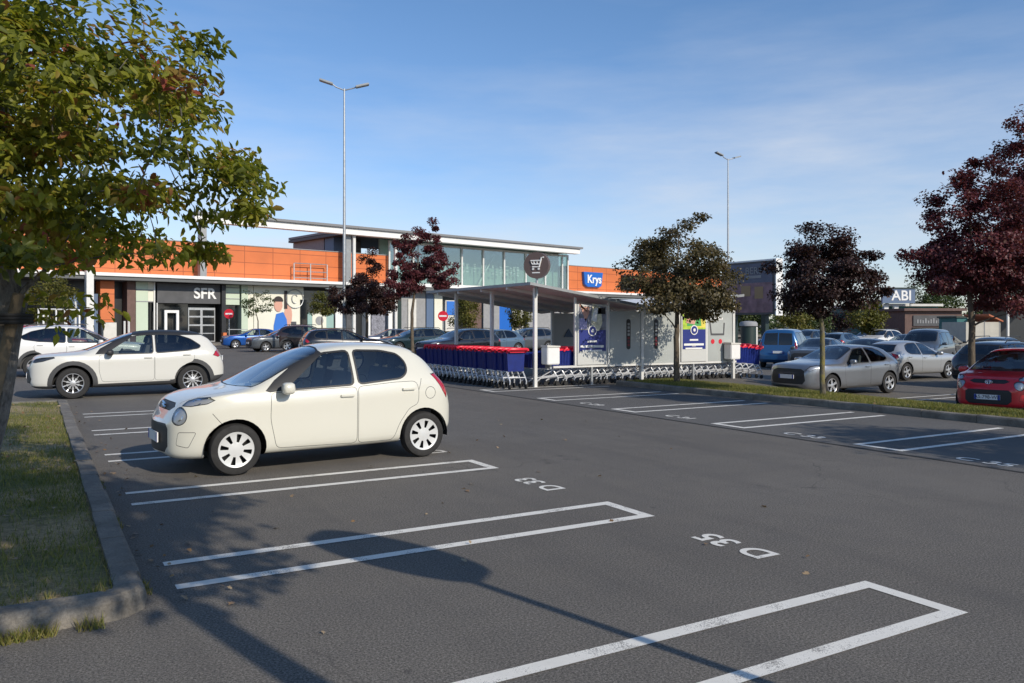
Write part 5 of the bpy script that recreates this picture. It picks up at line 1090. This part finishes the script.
for s_ in (.2, 1.5, 3.0): MB().box(s_, s_+.12, .1, .22, .122, 3.3).build('post', 'steel_white', o)
MB().box(-.1, L, -.1, 3, 3.302, 3.45).build('roof', 'roof_grey', o); MB().box(.3, L, 2.6, 2.7, .122, 3.3).build('back_wall', 'shop_dark', o)
# billboard: dark face toward the lot, white side
x, y = pos(775.5, 60); o = empty('billboard', (x, y, -.33), -TH+math.radians(-128)); tag(o, 'large dark billboard with a white edge, standing behind the blue van', 'billboard')
o.rotation_euler.z = -TH+math.radians(-57)
W_ = 5.2
MB().box(-W_, 0, 0, .62, 2.8, 6.8).build('box', 'sign_dark', o); MB().box(-W_, .10, -.06, .68, 6.802, 6.92).build('top_edge', 'white_plain', o)
MB().box(.002, .10, -.06, .68, 2.72, 6.8).build('side_edge', 'white_plain', o)
f_ = MB(); f_.mat(0).box(-W_+.1, -.25, -.035, -.003, 5.2, 6.65); f_.mat(1).box(-W_+.1, -.25, -.035, -.003, 2.95, 5.197); f_.mat(2).box(-3.2, -2.3, -.05, -.037, 4.2, 5.0).box(-1.9, -1.1, -.05, -.037, 4.0, 4.9); f_.build('poster', ['print_dusk', 'print_mauve', 'print_gold'], o)
lettering('BERS', .75, 'grey_wall', o, (-2.0, -.06, 6.1), extrude=.01); MB().box(-2.7, -1.3, -.05, -.037, 5.55, 5.75).build('small_print', 'grey_wall', o)
for s_ in (-4.2, -1.2): MB().box(s_-.2, s_+.2, .1, .5, 0, 2.798).build('post', 'dark_green', o)
# dark pillar by the van
x, y = pos(748.5, 46); o = empty('recycling_pillar', (x, y, -.33), 0); tag(o, 'dark green round pillar beside the blue van', 'pillar'); m_ = MB(); m_.tube([(0, 0, 0), (0, 0, 1.9), (0, 0, 1.95)], .42, 20); m_.build('column', 'dark_green', o, True)
m_ = MB(); m_.tube([(0, 0, 1.95), (0, 0, 2.1), (0, 0, 2.2), (0, 0, 2.24)], [.5, .5, .42, .1], 20); m_.build('cap', 'grey_wall', o, True); MB().box(.44, .62, -.1, .1, .2, 1.9).build('side_panel', 'off_white', o)
# ------------------------------------------------------------------ lamp posts and road signs
def lamp(px, Y, H, rz, label):
    x, y = pos(px, Y); o = empty('lamp_post', (x, y, zg(x, y)), rz); tag(o, label, 'lamp post', 'tall car park lamp posts')
    m_ = MB(); m_.tube([(0, 0, 0), (0, 0, .9), (0, 0, .92), (0, 0, H)], [.13, .13, .11, .045], 12); m_.build('pole', 'galv', o, True)
    for sg, dz in ((-1, .14), (1, .05)):
        m_ = MB(); m_.tube([(0, 0, H-.1), (sg*.45, 0, H+.02+dz*.3), (sg*.62, 0, H+.05+dz)], .035, 8); a = m_.build('arm', 'galv', o, True)
        m_ = MB(); M = Matrix.Translation((sg*.62, 0, H+.06+dz)) @ Matrix.Rotation(-sg*.28, 4, 'Y'); m_.box(min(0, sg*.75), max(0, sg*.75), -.17, .17, -.05, .06, M); h_ = m_.build('lamp_head', 'grey_steel', o, False, .02)
lamp(344.3, 45, 14.75, -TH+.2, 'tall two armed lamp post in front of the white roof edge'); lamp(728, 68, 15.9, -TH+.5, 'tall two armed lamp post behind the trolley shelter, against the sky')
def no_entry(px, Y, z, label, r=.36):
    x, y = pos(px, Y); o = empty('road_sign', (x, y, zg(x, y)), -TH+.05); tag(o, label, 'road sign', 'round red no entry signs')
    m_ = MB(); m_.tube([(0, .05, 0), (0, .05, z+r)], .035, 8); m_.build('post', 'galv', o, True); m_ = MB(); m_.prism(circ(0, z, r, 28), -.015, .012); dsc = m_.build('disc', 'sign_red', o)
    m_ = MB(); m_.box(-r*.72, r*.72, -.02, -.0155, z-r*.16, z+r*.16); m_.build('bar', 'white_plain', dsc)
no_entry(229, 61, CAMH+11.2/FPX*61, 'round red no entry sign by the dark shop front'); no_entry(443, 58, CAMH+9/FPX*58, 'round red no entry sign by the upright dark red tree')
# white metal frame at the far left and low bollards
x, y = pos(62, 44); o = empty('trolley_rail', (x, y, 0), -TH+.1); tag(o, 'white metal rails seen above the white sport utility car', 'railing')
m_ = MB(); m_.tube([(-1.2, 0, 0), (-1.2, 0, 2.55), (.9, 0, 2.5), (.9, 0, 0)], .06, 6); m_.tube([(-.95, 0, 0), (-.95, 0, 2.5)], .05, 6).tube([(-.8, 0, 2.3), (-.3, 0, 1.6), (-.3, 0, 2.5)], .045, 6).tube([(.2, 0, 0), (.2, 0, 2.5)], .09, 6); m_.build('rail', 'white_plain', o, True)
for k, px in enumerate((75.5, 124.5, 128.8)):
    x, y = pos(px, 56); m_ = MB(); m_.tube([(0, 0, 0), (0, 0, (3.3, 1.95, 1.95)[k])], .07, 8); b_ = m_.build('bollard', 'steel_white', None, True); b_.location = (x, y, 0); tag(b_, ('thin white post beside the beige column', 'short white post nearer the orange pier', 'short white post nearer the dark shop front')[k], 'post')
# round sign behind the viewpoint (only its shadow is in the picture)
o = empty('trolley_park_sign', (3.52, .35, 0), math.radians(-44)); tag(o, 'round trolley sign on a thin pole whose shadow falls across the bays', 'sign')
m_ = MB(); m_.tube([(0, 0, 0), (0, 0, 3.0)], .034, 10); m_.build('pole', 'galv', o, True); m_ = MB(); m_.prism(circ(0, 3.0, .46, 36), -.08, .08); m_.build('disc', 'sign_brown', o)
# ------------------------------------------------------------------ trolley shelter: V-shaped roof on white posts, panels along the near side
VX0, VXM, VX1, VY0, VY1 = 11.63, 15.30, 18.98, 18.6, 24.5
sh = empty('trolley_shelter', (VXM, VY0, 0), 0); tag(sh, 'white framed trolley shelter with a folded roof and frosted side panels', 'shelter')
def L_(x, y): return x-VXM, y-VY0
ZL, ZM, ZR = 2.70, 2.17, 2.58
def zroof(x): return ZL+(ZM-ZL)*(x-VX0)/(VXM-VX0) if x < VXM else ZM+(ZR-ZM)*(x-VXM)/(VX1-VXM)
for a, b_ in ((VX0-.35, VXM), (VXM, VX1+.08)):
    z0, z1 = zroof(a), zroof(b_); m_ = MB(); m_.prism([(a-VXM, z0), (b_-VXM, z1), (b_-VXM, z1+.045), (a-VXM, z0+.045)], -.35, VY1-VY0+.3); rf = m_.build('roof', 'white_plain', sh)
    m_ = MB(); m_.prism([(a-VXM, z0-.02), (b_-VXM, z1-.02), (b_-VXM, z1+.055), (a-VXM, z0+.055)], -.40, -.353); m_.build('edge_trim', 'grey_steel', rf)
    for yy in np.arange(.9, 5.9, 1.5): m_ = MB(); m_.prism([(a-VXM, z0-.10), (b_-VXM, z1-.10), (b_-VXM, z1-.004), (a-VXM, z0-.004)], yy, yy+.07); m_.build('rafter', 'steel_white', rf)
m_ = MB(); a = VX0-.35; m_.box(a-.05-VXM, a-.003-VXM, -.4, VY1-VY0+.3, zroof(a)-.02, zroof(a)+.06); m_.build('edge_trim', 'grey_steel', sh)
PX = [VX0, VXM, VX1]
for k, yy in enumerate((VY0, 21.0, 23.35)):
    for x in PX:
        if x == VXM and k == 1: continue
        x_, y_ = L_(x, yy); m_ = MB(); m_.box(x_-.045, x_+.045, y_-.045, y_+.045, zg(x, yy), zroof(x)-.005); m_.build('post', 'steel_white', sh)
zb, zt = .56, 2.30
XS = [12.94, 14.02, 14.14, 15.25, 15.35, 16.66, 16.80, 17.80, 17.90, 18.93]
m_ = MB(); m_.box(12.2-VXM, VX1-VXM+.12, -.03, .03, zb-.06, zb-.003); m_.build('rail', 'steel_white', sh); 
for x in (13.5, 17.3): m_ = MB(); m_.box(x-VXM-.03, x-VXM+.03, -.03, .03, zg(x, VY0), zb-.061); m_.build('leg', 'galv', sh)
for x in (12.94, 14.08, 16.73, 17.85): m_ = MB(); m_.box(x-VXM-.03, x-VXM+.03, -.03, .03, zb, min(2.45, zroof(x)-.02)); m_.build('post', 'steel_white', sh)
for i in (2, 4): m_ = MB(); m_.box(XS[i]-VXM, XS[i+1]-VXM, -.012, .012, zb, min(zt, zroof(XS[i])-.1, zroof(XS[i+1])-.1)); p_ = m_.build('panel', 'panel_frost', sh)
m_ = MB(); m_.box(17.90-VXM, 18.93-VXM, -.012, .012, zb, 2.32); m_.build('panel', 'panel_frost', sh)
# pictograms on the frosted panels: two thermometer-like strips and a cart
for x in (14.80, 15.83):
    m_ = MB(); z0, z1 = 1.05, 1.78; m_.mat(0).prism([(x-VXM+.075*math.cos(a)*1, (z1 if math.sin(a) >= 0 else z0)+.075*math.sin(a)) for a in np.linspace(0, 2*PI, 25)[:-1]], -.02, -.0125)
    for q in range(7): m_.mat(1 if q < 3 else 2).box(x-VXM-.04, x-VXM+.04, -.026, -.0205, z0+.02+q*.1, z0+.09+q*.1)
    m_.build('pictogram', ['sign_black', 'dull_red', 'grey_steel'], sh)
m_ = MB(); x = 18.22-VXM
m_.mat(0).box(x-.30, x+.30, -.02, -.0125, 1.95-.1, 2.0-.08); m_.mat(1).prism([(x-.27, 1.80), (x-.22, 1.80), (x-.16, 1.42), (x+.32, 1.42), (x+.34, 1.75), (x+.39, 1.75), (x+.36, 1.36), (x-.2, 1.36)], -.02, -.0125)
for q in (-.12, .2): m_.mat(2).prism(circ(x+q, 1.17, .075, 14), -.02, -.0125)
m_.build('pictogram', ['white_plain', 'sign_dark', 'sign_red'], sh)
# back wall panel deep inside
m_ = MB(); m_.box(15.75-VXM, 17.1-VXM, 5.4, 5.45, .5, 2.1); m_.build('back_panel', 'panel_edge', sh); m_ = MB(); m_.prism([(16.2-VXM, 1.25), (16.6-VXM, 1.25), (16.4-VXM, 1.55)], 5.36, 5.395); m_.build('pictogram', 'sign_slate', sh)
# posters
def poster(x0, x1, label, top, kind):
    o = empty('poster', ((x0+x1)/2, VY0-.05, 0)); tag(o, label, 'poster', 'posters on the shelter panels'); w_ = (x1-x0)/2; zs = .95; zm = zs+(top-zs)*.45
    MB().box(-w_, w_, -.01, .03, zb+.01, top).build('frame', 'panel_edge', o); y0, y1 = -.02, -.0105
    m_ = MB(); m_.mat(0).box(-w_+.05, w_-.05, y0, y1, zs, zm); m_.mat(1).box(-w_+.05, w_-.05, y0, y1, zm+.001, top-.06)
    Y0, Y1 = -.026, -.0205
    if kind == 0:
        m_.mat(2).prism([(-w_+.06, zm+.75), (-w_+.06, top-.07), (-.12, top-.07), (-.12, top-.25), (-.25, top-.5)], Y0, Y1)
        m_.mat(3).prism([(.02, zm-.05), (-.06, zm+.2), (.0, zm+.75), (.28, zm+.62), (.33, zm+.2), (.22, zm-.02)], Y0, Y1); m_.mat(4).prism([(-.05, top-.45), (.05, top-.12), (.18, top-.1), (.12, top-.5)], Y0-.006, Y1-.006)
        m_.mat(5).box(-w_+.06, -.2, Y0, Y1, zm+.03, zm+.32); m_.mat(7).box(.16, w_-.08, Y0, Y1, zm+.45, top-.1)
    else:
        m_.mat(2).prism([(-.02+.13*math.cos(a), top-.32+.17*math.sin(a)) for a in np.linspace(0, 2*PI, 16)[:-1]], Y0-.006, Y1-.006); m_.mat(6).prism([(-.30, zm+.1), (-.25, zm+.62), (-.02, zm+.78), (.22, zm+.62), (.28, zm+.1)], Y0, Y1)
        m_.mat(2).prism([(-.35, zm+.2), (.0, zm+.15), (.05, zm+.3), (-.3, zm+.35)], Y0-.009, Y1-.009); m_.mat(4).prism([(-.22, top-.2), (.22, top-.2), (.15, top-.07), (-.15, top-.07)], Y0-.009, Y1-.009); m_.mat(8).box(.05, w_-.06, Y0+.002, Y1+.002, zm+.05, top-.4)
    cz = zm-.02; m_.mat(4).prism(circ(-.02, cz, .15, 20), Y0-.012, Y1-.012); m_.mat(0).prism(circ(-.02, cz, .12, 20), Y0-.018, Y1-.018); m_.mat(4).prism(circ(-.02, cz, .05, 12), Y0-.024, Y1-.024)
    for z, w2, h in ((zm-.32, .17, .05), (zm-.46, .40, .065), (zm-.58, .34, .05), (zs+.1, .08, .03)): m_.mat(4).box(-.02-w2, -.02+w2, Y0, Y1, z-h/2, z+h/2)
    m_.build('sheet', ['print_navy', 'print_grey' if kind == 0 else 'print_lime', 'skin_print', 'print_cream', 'white_plain', 'print_lilac', 'print_green', 'sign_black', 'print_yellow'], o)
poster(12.98, 14.0, 'navy poster with a pale drawing, on the side nearest the trolleys', 2.26, 0); poster(16.78, 17.8, 'green and navy poster with a figure, behind the olive brown tree', 2.28, 1)
# two white boxes
for x, lab in ((11.98, 'white box beside the shelter corner post that carries the round sign'), (18.72, 'white box hanging at the far end of the shelter panels')):
    o = empty('waste_box', (x, VY0-.22, 0)); tag(o, lab, 'box'); w_ = .2; MB().box(-w_, w_, -.16, .16, .62, 1.08).build('body', 'white_plain', o, False, .02); m_ = MB(); m_.prism([(-w_-.01, 1.082), (w_+.01, 1.082), (w_+.01, 1.12), (-w_-.01, 1.14)], -.17, .17); m_.build('lid', 'off_white', o); MB().box(-.03, .03, -.02, .22, .50, .618).build('bracket', 'galv', o)
# round brown sign with a white cart
o = empty('trolley_park_sign', (VX0, VY0-.1, 0), -TH-math.radians(22)); tag(o, 'round brown sign with a white trolley pictogram above the shelter corner', 'sign'); zc = 3.28
m_ = MB(); m_.tube([(0, .0, 2.45), (0, .0, 3.0)], .03, 10); m_.build('pole', 'galv', o, True); m_ = MB(); m_.prism(circ(0, zc, .355, 40), -.08, .08); m_.build('disc', 'sign_brown', o)
m_ = MB(); t = -.09; q = lambda *p: [(a*.62, t, zc+.04+b__*.62) for a, b__ in p]
m_.tube(q((.36, .27), (.25, .25), (.15, -.14), (-.17, -.14)), .022, 6).tube(q((.22, .13), (-.24, .13), (-.17, -.02), (.18, -.02)), .02, 6).tube(q((-.1, .13), (-.08, -.02)), .014, 6).tube(q((.05, .13), (.05, -.02)), .014, 6)
for a in (-.1, .1): m_.prism(circ(a*.8, zc-.10, .03, 12), -.1, -.081)
m_.box(-.11, .11, -.087, -.0805, zc-.215, zc-.185); m_.build('pictogram', 'white_plain', o)
# ------------------------------------------------------------------ trolleys
def cart_parts():
    b_ = MB()                                                     # basket: tapered open box, handle end at +x
    def ring(x, zb_, zt_, w0, w1): return [(x, -w0, zb_), (x, w0, zb_), (x, w1, zt_), (x, -w1, zt_)]
    r0, r1 = ring(-.42, .52, .88, .17, .20), ring(.40, .46, .96, .24, .27); t_ = .02
    b_.add(r0+r1, [(0, 1, 5, 4), (0, 4, 7, 3), (1, 2, 6, 5), (0, 3, 2, 1), (4, 5, 6, 7)])
    for sg in (-1, 1):
        b_.tube([(-.42, sg*.20, .88), (.40, sg*.27, .96)], .016, 6)
        for q in np.linspace(.06, .94, 9): x = -.42+.82*q; w0, w1 = .17+.07*q, .20+.07*q; b_.tube([(x, sg*(w0+.006), .52-.06*q), (x, sg*(w1+.006), .88+.08*q)], .007, 4)
    basket = b_.build('basket', 'cart_blue', None)
    h = MB(); h.tube([(.50, -.29, 1.03), (.53, -.24, 1.045), (.53, .24, 1.045), (.50, .29, 1.03)], .036, 8); 
    for sg in (-1, 1): h.tube([(.40, sg*.275, .95), (.46, sg*.29, 1.0), (.51, sg*.29, 1.035)], [.026, .038, .046], 8)
    h.box(.28, .47, -.22, .22, .955, 1.02); handle = h.build('handle', 'cart_red', None, True)
    f = MB()
    for sg in (-1, 1):
        f.tube([(.36, sg*.20, .47), (.38, sg*.25, .40), (.52, sg*.25, .20), (.50, sg*.25, .13)], .018, 6); f.tube([(.36, sg*.25, .45), (-.36, sg*.17, .50)], .011, 6); f.tube([(.46, sg*.25, .30), (-.30, sg*.18, .22), (-.40, sg*.18, .14)], .018, 6); f.tube([(.36, sg*.25, .45), (-.05, sg*.20, .24)], .015, 6)
    f.tube([(-.30, -.18, .22), (-.30, .18, .22)], .011, 6); f.tube([(.46, -.25, .30), (.46, .25, .30)], .011, 6); frame = f.build('frame', 'cart_chrome', None, True)
    wl = MB(); wl.prism(circ(0, 0, .062, 14), -.016, .016); wheel = wl.build('wheel', 'rubber', None)
    out = [(o.name, o.data) for o in (basket, handle, frame, wheel)]
    for o in (basket, handle, frame, wheel): bpy.data.objects.remove(o)
    return [d for _, d in out]
CB, CH, CF, CW = cart_parts(); rc = random.Random(12)
def cart(x, y, rz, label, group):
    o = empty('shopping_trolley', (x, y, zg(x, y)+.003), rz+rc.uniform(-.012, .012)); tag(o, label, 'shopping trolley', group)
    for nm, me in (('basket', CB), ('handle', CH), ('frame', CF)): link(nm, me, o)
    for wx, wy in ((.49, .25), (.49, -.25), (-.41, .18), (-.41, -.18)): w_ = link('wheel', CW, o); w_.location = (wx, wy, .063)
n_ = 29
for k in range(n_):
    x = 11.95+.285*k+rc.uniform(-.03, .03); lab = 'blue trolley nested in the long row under the shelter panels'
    if k == n_-1: lab = 'end trolley with its red handle free, by the white box and blue van'
    cart(x, 18.98+rc.uniform(-.015, .015), 0, lab, 'trolleys nested under the panels')
for k in range(19):
    y = 18.75+.285*k+rc.uniform(-.03, .03); lab = 'blue trolley nested in the row along the open side of the shelter'
    if k == 0: lab = 'end trolley at the near corner, red handle towards the lot'
    cart(10.86+rc.uniform(-.015, .015), y, -PI/2, lab, 'trolleys nested along the open side')
# ------------------------------------------------------------------ parked cars
small = make_car(HATCH_S); cross = make_car(CROSS); hatch = make_car(HATCH_M); estate = make_car(ESTATE); suv = make_car(SUV); van = make_car(VAN)
GC = 'cars parked on the lot'
c1 = spawn(small, 'parked_car', 'small cream white five door hatchback parked in the near bay', GC, 3.06, 10.22, math.radians(3.2), 'paint_white')
spawn(cross, 'parked_car', 'white crossover with a black roof and grey wheel arches', GC, 2.03, 21.82, 0, 'paint_pearl')
spawn(suv, 'parked_car', 'white sport utility car behind the black roofed crossover', GC, 1.35, 31.2, PI, 'paint_polar')
x, y = pos(40, 36.5); spawn(suv, 'parked_car', 'red car whose roof shows behind the white sport utility car', GC, x, y, PI, 'paint_dark_red')
spawn(hatch, 'parked_car', 'silver hatchback facing the lot behind the yellow lichened trunk', GC, 20.45, 15.90, 0, 'paint_silver')
spawn(hatch, 'parked_car', 'light silver hatchback seen from its tail beside the first silver one', GC, 28.4, 18.95, PI, 'paint_silver_light')
red = spawn(small, 'parked_car', 'bright red hatchback facing the lot in the shade', GC, 19.95, 10.55, .2, 'paint_red')
x, y = pos(787, 39.5); spawn(van, 'parked_van', 'blue van seen from its tail beside the end trolley', GC, x, y, PI+math.radians(30), 'paint_blue')
spawn(estate, 'parked_car', 'black estate car standing behind the red hatchback', GC, 27.7, 14.75, PI+.03, 'paint_black')
x, y = pos(925, 39); spawn(van, 'parked_van', 'grey people carrier between the silver cars and the brown shop', GC, x, y, math.radians(20), 'paint_grey')
row = [  # template, px, Y, heading against +x, paint, label
 (hatch, 252, 59, -.05, 'paint_bright_blue', 'bright blue hatchback in front of the dark shop front'), (hatch, 281, 52, .1, 'paint_grey', 'grey hatchback next to the bright blue one'),
 (suv, 312, 52, PI-.5, 'paint_brown', 'dark brown sport utility car by the teal shop window'), (estate, 347, 40.5, PI-.12, 'paint_black', 'black estate car right behind the near cream hatchback'),
 (hatch, 388, 54, -.2, 'paint_silver', 'silver car glimpsed between the two dark red tree trunks'), (estate, 412, 50, .1, 'paint_teal_black', 'dark teal estate car behind the upright red tree'),
 (estate, 458, 41.5, .18, 'paint_black', 'black estate car facing the lot beyond the trolley handles'), (hatch, 492, 47, .15, 'paint_steel_blue', 'steel blue hatchback seen above the trolley handles'),
 (estate, 523, 51, .1, 'paint_grey', 'grey estate car seen behind the shelter corner post'), (hatch, 560, 54, .1, 'paint_navy', 'navy hatchback seen through the shelter beside its poster'),
 (hatch, 818, 37, .4, 'paint_grey', 'grey hatchback behind the first silver one'), (suv, 806, 60, .2, 'paint_steel_blue', 'steel blue sport utility car beyond the blue van'), (estate, 846, 56, PI+.2, 'paint_steel_blue', 'steel blue estate car behind the black leaved tree'),
 (hatch, 864, 35, .3, 'paint_navy', 'navy hatchback right behind the first silver one'), (suv, 880, 64, .1, 'paint_polar', 'white car far off below the slate sign'), (hatch, 866, 72, .2, 'paint_polar', 'white car farthest off beside the white shop posts'),
 (estate, 780, 66, .2, 'paint_navy', 'dark car far off beyond the roof of the blue van'), (hatch, 905, 52, .2, 'paint_navy', 'dark blue car far off behind the grey people carrier'), (hatch, 945, 50, PI+.3, 'paint_black', 'black hatchback in front of the teal hut'), (estate, 1003, 36, PI+.2, 'paint_navy', 'navy estate car beyond the red hatchback')]
for tp, px, Y, rz, paint, lab in row:
    x, y = pos(px, Y); spawn(tp, 'parked_car', lab, GC, x, y, rz, paint)
# details of the near hatchback and the red one
ax_ = HATCH_S['FO']+HATCH_S['WB']/2
for k, dz in ((0, 0), (1, .032)):
    m_ = MB(); m_.tube([(.06-ax_-.0, -.085, .735+dz), (.05-ax_, 0, .77+dz), (.06-ax_, .085, .735+dz)], .013, 6); m_.build('badge', 'chrome', c1, True)
m_ = MB(); ex = .05-ax_
m_.tube([(ex, .07*math.cos(a), .745+.042*math.sin(a)) for a in np.linspace(0, 2*PI, 19)], .008, 5, False).tube([(ex, .03*math.cos(a), .745+.042*math.sin(a)) for a in np.linspace(0, 2*PI, 15)], .007, 5, False).tube([(ex, .05*math.cos(a), .765+.02*math.sin(a)) for a in np.linspace(0, 2*PI, 13)], .007, 5, False); m_.build('badge', 'chrome', red, True)
lettering('AS-798-WE', .105, 'ink', red, (HATCH_S['pf'][0]-ax_-.016, 0, HATCH_S['pf'][1]), (PI/2, 0, -PI/2), 'plate_lettering', extrude=.001)
